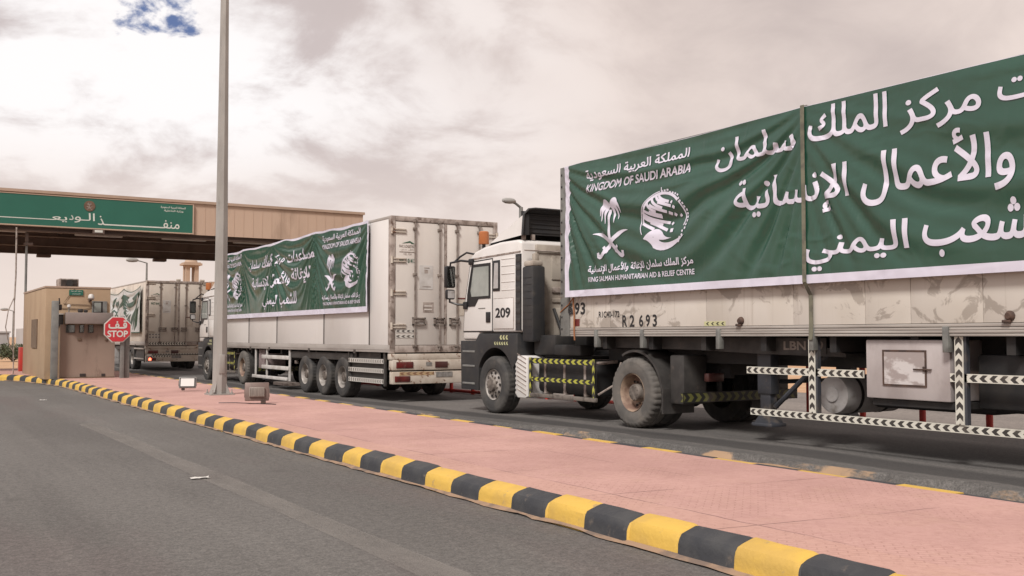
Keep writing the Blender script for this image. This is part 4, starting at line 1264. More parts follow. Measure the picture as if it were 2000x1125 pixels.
def shrub(x, y, z, r, h, seed, label):
    rnd = random.Random(seed)
    t = Thing('shrub', (x, y, z), label, 'shrub')
    mb = MB()
    for k in range(9):
        a = rnd.uniform(0, 6.28)
        mb.tube([(x, y, z), (x + .4 * r * math.cos(a), y + .4 * r * math.sin(a), z + h * .4), (x + .8 * r * math.cos(a), y + .8 * r * math.sin(a), z + h * .8)], [.03, .02, .008], 5)
    t.part('stem', mb, 'bark')
    mb = MB()
    for k in range(2600):
        a = rnd.uniform(0, 6.28); q = rnd.random() ** .4; e = rnd.uniform(-.9, 1)
        lump = 1 + .3 * noise.noise(Vector((math.cos(a) * 2, math.sin(a) * 2, e * 2 + seed)))
        rr = r * q * lump * math.sqrt(max(0, 1 - e * e * .8))
        c = Vector((x + rr * math.cos(a), y + rr * math.sin(a), z + h * .52 + e * h * .46 * q * lump))
        d1 = Vector((rnd.gauss(0, 1), rnd.gauss(0, 1), rnd.gauss(0, 1))).normalized(); d2 = d1.orthogonal().normalized(); s_ = rnd.uniform(.03, .07)
        mb.add([c - d1 * s_, c + d2 * s_ * .5, c + d1 * s_, c - d2 * s_ * .5], [(0, 1, 2, 3)])
    t.part('foliage', mb, 'leaf_green', smooth=0)


shrub(6.05, 61, 0.05, 1.05, 1.0, 3, 'low dull green desert shrub on the sand left of the booth')

# ------------------------------------------------------------------ tractor units
def arc(cy, cz, r, a0, a1, n=14):
    return [(cy + r * math.cos(R(a0 + (a1 - a0) * k / n)), cz + r * math.sin(R(a0 + (a1 - a0) * k / n))) for k in range(n + 1)]


XL, XR = 9.80, 12.26               # outer faces of the left and right wheels
FWY, RWY = 16.60, 12.42            # axle positions
TO = (11.03, RWY, 0.0)


def make_tractor():
    t = Thing('tractor_unit', TO, 'white tractor unit numbered 209 pulling the nearest banner trailer', 'truck', 'white tractor units in the convoy')
    CL, CR = 9.87, 12.19
    # cab shell from its side profile (y, z)
    prof = [(15.74, 1.47), (15.74, 3.13), (15.85, 3.17), (16.5, 3.17), (17.1, 3.12), (17.45, 3.05), (17.60, 2.97), (17.68, 2.84), (17.83, 2.10), (17.90, 1.55), (17.91, 1.32), (17.35, 1.32), (17.2, 1.47)]
    shell = MB()
    # window opening is modelled as a raised dark surround with glass over a recessed dark interior box
    shell.prism(prof, 'x', CL, CR, 0, 0.055)
    cab = t.part('cab', shell, 'white_cab', smooth=40)
    # horizontal pressed ribs behind the door and roof edge line
    mb = MB()
    for z in (2.25, 2.40, 2.55, 2.70, 2.83):
        mb.box(CL - .008, CL + .02, 15.95, 16.42, z, z + .018, 0, .004)
    t.part('side_rib', mb, 'white_cab', cab)
    t.part('roof_gutter', MB().prism([(15.76, 2.93), (17.50, 2.90), (17.50, 2.925), (15.76, 2.955)], 'x', CL - .012, CL + .03), 'frame_grime', cab)
    mb = MB()
    for z in (1.62, 1.80, 2.0, 2.2, 2.4, 2.6, 2.75): mb.box(CL - .012, CL + .03, 15.76, 15.90, z, z + .1, 0, .01)
    mb.box(CL - .004, CL + .03, 15.75, 15.915, 1.50, 2.90, 1)
    t.part('air_grille', mb, ['chassis_grey', 'plastic_dark'], cab)
    # door
    t.part('door_seal', MB().prism([(16.735, 1.475), (16.735, 2.885), (17.60, 2.865), (17.825, 2.09), (17.885, 1.475)], 'x', CL - .003, CL + .02), 'black', cab)
    d = t.part('door', MB().prism([(16.76, 1.50), (16.76, 2.86), (17.58, 2.84), (17.80, 2.08), (17.86, 1.50)], 'x', CL - .012, CL + .02, 0, .006), 'white_cab')
    t.part('handle', MB().box(CL - .03, CL - .0125, 16.80, 16.96, 1.66, 1.86, 0, .012), 'black', d)
    t.part('window', MB().prism([(16.80, 2.12), (16.80, 2.80), (17.52, 2.80), (17.70, 2.22), (17.72, 1.98), (17.40, 1.98), (17.26, 2.12)], 'x', CL - .022, CL - .0125, 0), 'black', d)
    t.part('pane', MB().prism([(16.86, 2.17), (16.86, 2.74), (17.44, 2.74), (17.56, 2.28), (17.52, 2.17)], 'x', CL - .027, CL - .0225), 'fog_glass', d)
    t.part('belt_trim', MB().box(CL - .02, CL - .0125, 17.0, 17.26, 1.93, 1.945), 'post_grey', d)
    mb = MB().prism([(16.47, 2.25), (16.47, 2.83), (16.72, 2.83), (16.72, 2.25)], 'x', CL - .014, CL + .02, 0, .004)
    q = t.part('quarter_window', mb, 'black')
    t.part('pane', MB().prism([(16.52, 2.30), (16.52, 2.78), (16.65, 2.78), (16.69, 2.30)], 'x', CL - .02, CL - .0145), 'tank_grey', q)
    mb = MB().box(CL - .012, CL + .02, 15.99, 16.70, 1.54, 2.10, 0, .005).box(CL - .006, CL + .02, 15.98, 16.71, 1.53, 2.11, 1)
    h = t.part('locker_lid', mb, ['white_cab', 'frame_grime'])
    mb = MB(); put_text(mb, '209', 16.62, 16.08, 1.74, 1.93, lambda u, v: (CL - .016, u, v), 0, None, .03)
    t.part('fleet_number', mb, 'mark_black', h, smooth=0)
    # windscreen and front
    t.part('windscreen', MB().add([(CL + .08, 17.69, 2.86), (CR - .08, 17.69, 2.86), (CR - .08, 17.845, 2.08), (CL + .08, 17.845, 2.08)], [(0, 1, 2, 3)]).add([(CL + .08, 17.66, 2.86), (CR - .08, 17.66, 2.86), (CR - .08, 17.815, 2.08), (CL + .08, 17.815, 2.08)], [(3, 2, 1, 0)]), 'fog_glass')
    mb = MB()
    for k in range(6): mb.box(CL + .25, CR - .25, 17.885, 17.925, 1.36 + k * .09, 1.41 + k * .09, 0, .006)
    t.part('front_grille', mb, 'plastic_dark')
    mb = MB().box(CL + .02, CR - .02, 17.48, 17.98, 0.36, 1.30, 0, .07)
    b = t.part('bumper', mb, 'plastic_dark')
    for x in (CL + .18, CR - .52): t.part('headlight', MB().box(x, x + .34, 17.97, 17.995, .72, .92, 0, .02), 'lens_white', b)
    # rear wall of the cab: pressed panels, hollow for the engine hump
    mb = MB().box(CL + .30, CR - .05, 15.665, 15.735, 1.25, 3.08, 0, .02)
    mb.box(CL + .62, CR - .3, 15.645, 15.6645, 2.44, 2.88, 0, .008).box(CL + .62, CR - .3, 15.635, 15.6645, 2.20, 2.30, 1, .01).box(CL + .62, CR - .3, 15.640, 15.6645, 2.02, 2.10, 0, .01)
    mb.box(CL + .66, CR - .4, 15.630, 15.6645, 1.30, 1.92, 0, .01).box(CL + .78, CR - .5, 15.618, 15.6295, 1.2, 1.78, 2)
    t.part('rear_panel', mb, ['cab_back', 'frame_grime', 'chassis_black'])
    t.part('rear_gutter', MB().tube([(CL + .02, 15.64, 2.955), (CR - .02, 15.64, 2.955)], .014, 6), 'frame_grime')
    # intake stack behind the cab's left corner
    mb = MB().box(CL + .01, CL + .29, 15.36, 15.72, 1.30, 2.66, 0, .04)
    for k in range(9): mb.box(CL + .004, CL + .0095, 15.40, 15.68, 1.45 + k * .125, 1.46 + k * .125)
    mb.box(CL + .03, CL + .26, 15.39, 15.70, 2.66, 2.76, 1, .03).box(CL + .16, CL + .26, 15.52, 15.62, 2.76, 2.90, 1, .02)
    t.part('air_intake', mb, ['plastic_dark', 'cab_back'])
    # roof spoiler: open-backed shell on short legs
    mb = MB()
    ly0, ly1, lz0, lz1 = 15.72, 16.45, 3.24, 3.74
    L = [(CL + .02, ly0, lz0), (CL + .05, ly0, lz1 - .12), (CL + .16, ly0, lz1 - .02), (CL + .3, ly0, lz1), (CR - .3, ly0, lz1), (CR - .16, ly0, lz1 - .02), (CR - .05, ly0, lz1 - .12), (CR - .02, ly0, lz0)]
    F = [(p[0] + (.10 if p[0] < 11 else -.10), 17.05 - (.45 if i in (2, 3, 4, 5) else .25 if i in (1, 6) else 0), 3.19 + (.22 if i in (2, 3, 4, 5) else .12 if i in (1, 6) else 0)) for i, p in enumerate(L)]
    NN = [(p[0] + (.2 if p[0] < 11 else -.2), 17.28, 3.15) for p in L]
    for dx in (0, .025):
        def ins(p): return (p[0] + (dx if p[0] < 11.03 else -dx), p[1], p[2] - (dx if p[2] > lz0 + .1 else 0))
        rings = [[ins(p) for p in r] for r in (L, F, NN)]
        mb.add([p for r in rings for p in r], [(i * 8 + k, i * 8 + k + 1, (i + 1) * 8 + k + 1, (i + 1) * 8 + k) for i in range(2) for k in range(7)], 0 if dx == 0 else 1)
    sp = t.part('roof_spoiler', mb, ['white_cab', 'plastic_dark'], smooth=50)
    t.part('spoiler_edge', MB().tube([(p[0], p[1] - .005, p[2]) for p in L], .022, 6), 'plastic_dark', sp)
    mb = MB().box(CL + .10, CR - .10, 15.86, 15.89, 3.27, 3.70)
    for k in range(5): mb.box(CL + .12, CR - .12, 15.845, 15.859, 3.31 + k * .08, 3.335 + k * .08)
    mb.box(CL + .06, CL + .18, 15.735, 15.80, 3.25, 3.62).box(CR - .18, CR - .06, 15.735, 15.80, 3.25, 3.62)
    t.part('spoiler_brace', mb, 'plastic_dark', sp)
    for x in (CL + .10, CL + .30, CR - .14): t.part('spoiler_leg', MB().box(x, x + .05, 15.80, 15.88, 3.165, 3.27), 'frame_grime', sp)
    bc = t.part('beacon', MB().cyl((10.02, 17.34, 3.05), .035, .15, 'z', 10), 'plastic_dark')
    t.part('beacon_lens', MB().lathe([(.001, 0), (.098, 0), (.105, .02), (.10, .23), (.085, .25), (.001, .255)], (10.02, 17.34, 3.20), 'z', 20), 'amber', bc)
    # mirrors
    for s, x in ((-1, CL), (1, CR)):
        xm = x + s * .22
        arm = MB()
        arm.tube([(x + s * .0, 17.55, 2.86), (x + s * .08, 17.85, 2.90), (xm, 18.03, 2.86), (xm, 18.06, 2.70)], .022, 8)
        arm.tube([(x + s * .0, 17.80, 2.02), (x + s * .10, 17.95, 2.03), (xm, 18.06, 2.08), (xm, 18.06, 2.25)], .022, 8)
        arm.box(x + s * .0, x + s * .06, 17.68, 17.82, 1.93, 2.08, 0, .02).box(x, x + s * .05, 17.45, 17.62, 2.80, 2.92, 0, .02)
        arm.tube([(x - s * .1, 17.62, 3.02), (x - s * .02, 17.80, 3.06), (x + s * .06, 17.93, 2.98), (xm - s * .05, 18.0, 2.86)], .02, 8)
        mi = t.part('mirror', arm, 'black', label=None)
        mb = MB().box(xm - .11, xm + .11, 18.0, 18.12, 2.36, 2.80, 0, .035)
        t.part('mirror_housing', mb, 'black', mi)
        t.part('mirror_glass', MB().box(xm - .085, xm + .085, 17.993, 17.999, 2.39, 2.77), 'glass', mi)
        t.part('wide_mirror', MB().box(xm - .10, xm + .10, 18.0, 18.10, 2.13, 2.33, 0, .035).box(xm - .075, xm + .075, 17.993, 17.999, 2.155, 2.305, 1), ['black', 'tank_grey'], mi)
    # wheel arch, steps, mudflap on both sides
    for s in (-1, 1):
        x0, x1 = (9.83, 10.2) if s < 0 else (11.86, 12.23)
        sx = 9.83 if s < 0 else 12.23
        poly = [(15.80, 1.45), (15.80, .98), (15.95, .82)] + arc(FWY, .50, .68, 168, 26, 16) + [(17.22, .36), (17.90, .36), (17.93, 1.31), (17.34, 1.31), (17.19, 1.45)]
        a = t.part('wheel_arch', MB().prism(poly, 'x', x0, x1, 0, .018), 'plastic_dark')
        for z in (.46, .80, 1.08): t.part('step', MB().box(sx + (-.012 if s < 0 else -.15), sx + (.15 if s < 0 else .012), 17.36, 17.84, z, z + .04, 0, .008), 'post_grey', a)
        t.part('mudflap', MB().box(x0 + .02, x1, 15.87, 15.90, .30, .99), 'plastic_dark')
        if s < 0:
            mb = MB()
            for k in range(7): mb.box(9.835, 9.85, 15.85, 15.869, .36 + k * .085, .40 + k * .085)
            for k in range(7): mb.box(9.851, 9.875, 15.862, 15.869, .36 + k * .085, .40 + k * .085)
            t.part('reflector_strip', mb, 'bar_white', a)
            mb = MB()
            for r, z, w in ((3, 1.335, .05), (6, 1.235, .032)):
                for k in range(r):
                    y = 16.12 + k * (w + .055)
                    mb.prism([(y, z), (y + w, z), (y + w + .03, z + .04), (y + w, z + .08 if r == 3 else z + .06), (y, z + .08 if r == 3 else z + .06), (y + .03, z + .04)], 'x', sx - .006, sx + .003)
            t.part('reflector_mark', mb, 'chev_mark', a)
        # side boxes, tanks
        if s < 0:
            poly = [(15.47, .32), (15.47, 1.02), (15.56, 1.05), (15.80, 1.05), (15.86, .98), (15.86, .34), (15.80, .29), (15.55, .29)]
            mb = MB().prism(poly, 'x', 9.84, 10.4, 0, .012)
            for k in range(9):
                z = .34 + k * .08
                mb.prism([(15.51, z), (15.51, z + .014), (15.82, z + .1 + .014), (15.82, z + .1)], 'x', 9.832, 9.842, 1)
            t.part('battery_cover', mb, ['white_cab', 'frame_grime'])
            g = t.part('side_guard', MB().board((9.86, 15.42, .915), (9.86, 13.46, .915), (0, 0, .10), (.02, 0, 0), 0).board((9.86, 15.36, .60), (9.86, 13.50, .60), (0, 0, .085), (.02, 0, 0), 0)
                       .board((9.855, 15.44, 1.02), (9.855, 15.44, .32), (0, -.075, 0), (.025, 0, 0), 0).board((9.855, 13.54, 1.02), (9.855, 13.54, .34), (0, -.075, 0), (.025, 0, 0), 0), 'chev_yellow')
            t.part('lower_bar', MB().box(9.85, 9.90, 13.44, 15.42, .325, .395, 0, .01), 'hub_grey', g)
            mb = MB().tube([(9.9, 13.5, .95), (10.3, 13.45, .98)], .03, 6).tube([(9.92, 13.45, .45), (9.98, 13.1, .62), (10.0, 12.95, .98)], .018, 6)
            t.part('strut', mb, 'frame_grime', g)
        tank = MB().box(10.0 if s < 0 else 11.5, 10.56 if s < 0 else 12.06, 13.60, 15.40, .40, 1.0, 0, .09)
        for y in (13.9, 14.5, 15.1): tank.box(9.992 if s < 0 else 11.492, 10.568 if s < 0 else 12.068, y, y + .06, .392, 1.008, 1)
        t.part('fuel_tank', tank, ['chassis_black', 'frame_grime'])
        # rear mudguard and flap
        xo = (9.84, 10.44) if s < 0 else (11.62, 12.22)
        outer = arc(RWY, .53, .66, 176, 62, 14); inner = arc(RWY, .53, .625, 62, 176, 14)
        mb = MB().prism([(y, z) for y, z in outer] + [(y, z) for y, z in inner], 'x', xo[0], xo[1])
        mb.box(xo[0], xo[1], 11.74, 11.78, .25, .62)
        t.part('rear_mudguard', mb, 'chassis_grey')
        mb = MB().box(9.95 if s < 0 else 11.65, 10.40 if s < 0 else 12.1, 11.41, 11.72, .40, 1.12, 0, .03)
        t.part('equipment_box', mb, 'chassis_grey')
        wheel(t.root, 'front', (XL if s < 0 else XR) - TO[0], FWY - TO[1], .535 + ground_z(FWY), s > 0)
        wheel(t.root, 'drive', (XL if s < 0 else XR) - TO[0], RWY - TO[1], .535, s > 0)
        wheel(t.root, 'inner', (XL + .34 if s < 0 else XR - .34) - TO[0], RWY - TO[1], .535, s > 0)
    # chassis
    mb = MB()
    for x in (10.62, 11.36): mb.box(x, x + .08, 11.15, 17.4, .78, 1.04)
    for y in (11.2, 12.0, 12.9, 14.2, 15.5): mb.box(10.701, 11.359, y, y + .12, .82, 1.0)
    t.part('chassis', mb, 'chassis_black')
    t.part('engine', MB().box(10.6, 11.46, 15.6, 17.3, .55, 1.46, 0, .08).box(10.75, 11.3, 13.8, 15.59, .5, 1.15, 0, .06), 'chassis_black')
    t.part('front_axle', MB().tube([(10.1, FWY, .47), (11.95, FWY, .47)], .09, 10), 'chassis_black')
    mb = MB().tube([(10.4, RWY, .535), (11.65, RWY, .535)], .11, 12).lathe([(.001, -.2), (.2, -.14), (.26, 0), (.2, .14), (.001, .2)], (11.03, RWY, .535), 'x', 20)
    t.part('axle', mb, 'chassis_black')
    t.part('fifth_wheel', MB().box(10.55, 11.5, 12.1, 13.0, 1.05, 1.22, 0, .03).box(10.6, 11.46, 11.6, 12.1, 1.03, 1.12, 0, .02), 'chassis_black')
    mb = MB().box(10.2, 11.9, 14.0, 15.5, 1.02, 1.06)
    mb.tube([(10.5, 15.6, 1.9), (10.5, 15.3, 1.4), (10.55, 15.0, 1.2), (10.7, 14.6, 1.15), (10.8, 14.4, 1.5)], .03, 8)
    mb.tube([(10.7, 15.62, 1.8), (10.72, 15.2, 1.35), (10.85, 14.7, 1.25), (10.9, 14.4, 1.55)], .03, 8)
    mb.box(10.05, 10.5, 14.9, 15.6, 1.061, 1.42, 0, .05).box(10.65, 11.3, 14.8, 15.58, 1.061, 1.62, 0, .08).box(9.95, 10.25, 14.0, 14.8, 1.061, 1.25, 0, .04)
    t.part('deck_plate', mb, 'chassis_black')
    # rear crossbar with chevrons running out from its centre
    mb = MB().board((11.05, 11.33, .43), (9.88, 11.33, .43), (0, 0, .15), (0, .03, 0), 0).board((11.05, 11.33, .43), (12.2, 11.33, .43), (0, 0, .15), (0, .03, 0), 0)
    mb.board((9.872, 11.34, .43), (9.872, 11.39, .43), (0, 0, .15), (.006, 0, 0), 0)
    t.part('rear_crossbar', mb, 'chev_olive')
    t.part('crossbar_hanger', MB().box(10.6, 10.66, 11.37, 11.42, .5, .9).box(11.4, 11.46, 11.37, 11.42, .5, .9), 'chassis_black')
    mb = MB().box(10.15, 10.45, 11.1, 11.2, .74, .86, 0, .015)
    t.part('tail_light', mb, 'lamp_dark')
    return t


simple('chev_mark', (0.50, 0.50, 0.28), 0.5)
tractor_near = make_tractor()


def place_tractor(front_y, x_shift, label):
    c = copy_tree(tractor_near.root, None, skip=('fleet_number',))
    c.location = (TO[0] + x_shift, front_y - 17.9 + TO[1], -0.12)
    c['label'] = label
    return c


tractor_mid = place_tractor(37.75, 0.0, 'white tractor unit half hidden by the light pole, ahead of the closed box trailer')
for o in (tractor_near.root, tractor_mid): o['group'] = 'white tractor units in the convoy'

# ------------------------------------------------------------------ nearest trailer: boarded sides behind the banner
AX0, AX1, AYR, AYF = 9.75, 12.31, 1.20, 14.27


def make_board_trailer():
    t = Thing('semi_trailer', (11.03, AYF - 1.85, 0), 'nearest trailer with scrubbed white lower boards, tool box and chevron guard bars', 'trailer', 'trailers carrying banners')
    mb = MB()
    ys = [AYF - .27, 12.9, 10.7, 9.1, 8.0, 7.38, 6.50, 5.2, 3.6, 2.4, AYR]
    for a, b in zip(ys, ys[1:]):
        mb.box(AX0, AX0 + .05, b + .003, a - .003, 1.535, 2.35, 0, .004)
        mb.box(AX0, AX0 + .05, b + .003, a - .003, 2.355, 4.20, 0, .004)
    t.part('side_board', mb, 'board_smear')
    mb = MB().box(AX0 + .055, AX1, AYR, AYF - .06, 1.40, 4.19)
    t.part('body', mb, 'chassis_grey')
    mb = MB().box(AX0 - .01, AX0 + .054, AYR - .02, AYF - .001, 4.202, 4.24).box(AX0 + .055, AX1, AYR, AYF - .06, 4.192, 4.235)
    t.part('top_rail', mb, 'steel_post')
    mb = MB().box(AX0, AX1, AYF - .055, AYF, 1.40, 4.20)
    t.part('front_wall', mb, 'steel_post')
    mb = MB().box(AX0 - .012, AX0 + .10, AYF - .262, AYF + .004, 1.395, 4.235, 0, .012)
    for k in range(14): mb.box(AX0 - .020, AX0 - .012, AYF - .06, AYF - .03, 1.5 + k * .2, 1.53 + k * .2, 1)
    t.part('corner_post', mb, ['steel_post', 'chassis_black'])
    mb = MB()
    for k, (za, zb, d) in enumerate(((1.395, 1.425, .0), (1.428, 1.458, .008), (1.461, 1.492, .002), (1.495, 1.53, .010))):
        mb.box(AX0 - d, AX0 + .08, AYR, AYF - .27, za, zb, 0, .006)
    t.part('bottom_rail', mb, 'alu_rail')
    for y in (13.26, 12.10, 10.45, 8.80, 6.935, 5.1, 3.4):
        t.part('rail_bracket', MB().box(AX0 - .03, AX0 + .06, y - .036, y + .036, 1.22, 1.50, 0, .008), 'steel_post')
    for y in (10.02, 6.20, 3.0):
        mb = MB().lathe([(.001, -.05), (.03, -.05), (.045, -.03), (.055, -.01), (.055, .0), (.001, 0)], (AX0 - .002, y, 1.60), 'x', 14)
        mb.box(AX0 - .045, AX0 - .002, y - .02, y + .07, 1.53, 1.56, 0, .005)
        t.part('lashing_knob', mb, 'rust')
    f = lambda u, v: (AX0 - .004, u, v)
    mb = MB()
    for ch, ya, yb in (('R', 12.59, 12.47), ('2', 12.41, 12.29), ('6', 12.18, 12.08), ('9', 12.02, 11.92), ('3', 11.86, 11.76)): put_text(mb, ch, ya, yb, 1.54, 1.72, f, 0, None, .025)
    t.part('stencil_number', mb, 'mark_black', smooth=0)
    mb = MB()
    put_text(mb, 'R1C40-172', 13.20, 12.66, 1.69, 1.79, f, 0, None, .02)
    t.part('stencil_code', mb, 'mark_black', smooth=0)
    mb = MB()
    put_text(mb, '3', 13.70, 13.57, 1.75, 1.95, f, 0, None, .03)
    put_text(mb, '9', 13.86, 13.73, 1.75, 1.95, f, 0, None, .03)
    put_text(mb, '6', 14.03, 13.89, 1.75, 1.95, lambda u, v: (AX0 - .025, u, v), 0, None, .03)
    t.part('stencil_number', mb, 'mark_black', smooth=0)
    mb = MB().box(AX0 - .003, AX0, 10.32, 10.74, 1.538, 1.60)
    for k in range(4):
        y = 10.70 - k * .1
        mb.prism([(y, 1.569), (y - .035, 1.59), (y - .06, 1.59), (y - .025, 1.569), (y - .06, 1.548), (y - .035, 1.548)], 'x', AX0 - .006, AX0 - .0035, 1)
    t.part('arrow_sticker', mb, ['chev_mark', 'mark_black'])
    t.part('warning_patch', MB().box(AX0 - .004, AX0 + .0, 13.73, 13.86, 1.56, 1.68), 'lamp_red')
    # under frame
    mb = MB()
    for x in (10.40, 11.55): mb.box(x, x + .12, AYR + .1, 13.8, 1.0, 1.395)
    for k in range(11): mb.box(AX0 + .08, AX1 - .02, 1.6 + k * 1.15, 1.7 + k * 1.15, 1.20, 1.39)
    t.part('chassis', mb, 'chassis_black')
    t.part('coupling_plate', MB().prism([(13.6, 1.22), (13.6, 1.38), (9.3, 1.38), (8.5, 1.18), (8.5, 1.14), (9.9, 1.16), (11.2, 1.20)], 'x', 10.0, 12.05), 'chassis_grey')
    mb = MB(); put_text(mb, 'LBN 69', 9.50, 8.84, 1.215, 1.335, lambda u, v: (9.986, u, v), 0, None, .03)
    mb.box(9.99, 10.01, 8.8, 9.6, 1.17, 1.37, 1)
    t.part('chassis_stencil', mb, ['flood_back', 'chassis_grey'], smooth=0)
    # landing gear
    for x in (10.2, 11.75):
        mb = MB().box(x - .08, x + .08, 9.86, 10.11, .62, 1.38, 0, .012).box(x - .06, x + .06, 9.89, 10.08, .24, .64, 0, .01).box(x - .14, x + .14, 9.80, 10.17, .19, .235, 0, .01)
        g = t.part('landing_leg', mb, 'gear_blue')
        t.part('foot', MB().prism([(9.82, .236), (10.15, .236), (10.07, .33), (9.90, .33)], 'x', x - .1, x + .1), 'gear_blue', g)
        t.part('brace', MB().tube([(x, 9.86, .45), (x + .02, 9.28, .93)], .035, 8).tube([(x, 9.28, .93), (x, 8.9, 1.2)], .03, 8), 'gear_blue', g)
    t.part('gear_shaft', MB().tube([(10.2, 9.98, .78), (11.75, 9.98, .78)], .03, 8), 'gear_blue')
    # chevron guard bars, left, plain on the right
    gl = t.part('guard_bar', MB().board((9.80, 9.98, .905), (9.80, 8.09, .905), (0, 0, .09), (.03, 0, 0)), 'chev_white')
    gl = t.part('guard_bar', MB().board((9.80, 9.92, .365), (9.80, 2.6, .365), (0, 0, .085), (.03, 0, 0)), 'chev_white')
    gl = t.part('guard_bar', MB().board((9.80, 6.94, .905), (9.80, 2.6, .905), (0, 0, .09), (.03, 0, 0)), 'chev_white')
    for y in (8.90, 6.87, 4.9):
        t.part('guard_post', MB().board((9.785, y, 1.39), (9.785, y, .452), (0, -.10, 0), (.014, 0, 0)), 'chev_white')
        t.part('guard_post_back', MB().box(9.80, 9.86, y - .13, y - .02, .452, 1.39), 'gear_blue')
    mb = MB().box(12.2, 12.24, 2.6, 9.9, .42, .50).box(12.2, 12.24, 2.6, 9.9, .92, 1.0)
    for y in (9.5, 7.9, 6.6, 5.3, 3.9): mb.box(12.16, 12.20, y - .05, y + .05, .40, 1.39)
    t.part('far_guard', mb, 'gear_blue')
    # tool box
    mb = MB().box(9.82, 10.40, 6.95, 8.06, .68, 1.355, 0, .018)
    b = t.part('tool_box', mb, 'box_metal')
    mb = MB()
    for a in ((7.82, 7.80, .83, 1.24), (7.26, 7.24, .83, 1.24), (7.80, 7.26, 1.22, 1.24), (7.80, 7.26, .83, .85)): mb.box(9.808, 9.83, a[1], a[0], a[2], a[3])
    t.part('door_frame', mb, 'rust', b)
    t.part('door', MB().box(9.812, 9.83, 7.262, 7.798, .852, 1.218), 'box_door', b)
    t.part('handle', MB().box(9.79, 9.811, 7.17, 7.40, 1.02, 1.035, 0, .004).box(9.795, 9.811, 7.25, 7.28, 1.0, 1.06, 0, .004), 'rust', b)
    t.part('box_floor', MB().box(9.88, 10.5, 6.9, 8.02, .60, .672), 'chassis_black')
    # air tank lying across
    mb = MB().lathe([(.001, -.02), (.09, -.02), (.098, -.012), (.10, .0), (.20, .0), (.235, .012), (.247, .05), (.247, 1.1), (.235, 1.14), (.001, 1.15)], (10.30, 8.98, .655), 'x', 40)
    t.part('air_tank', mb, 'tank_grey')
    for x in (10.55, 11.1): t.part('tank_strap', MB().lathe([(.25, 0), (.254, 0), (.254, .05), (.25, .05)], (x, 8.98, .655), 'x', 32), 'chassis_black')
    t.part('under_box', MB().box(10.7, 11.4, 7.0, 8.7, .5, 1.0, 0, .06).box(10.0, 10.3, 6.2, 6.75, .62, 1.2, 0, .03), 'chassis_black')
    for y in (4.6, 3.3, 2.0):
        for s in (-1, 1):
            wheel(t.root, 'trailer', (XL if s < 0 else XR) - 11.03, y - (AYF - 1.85), .535, s > 0)
    for y in (4.6, 3.3, 2.0): t.part('axle', MB().tube([(10.1, y, .535), (12, y, .535)], .08, 10), 'chassis_black')
    return t


trailer_near = make_board_trailer()


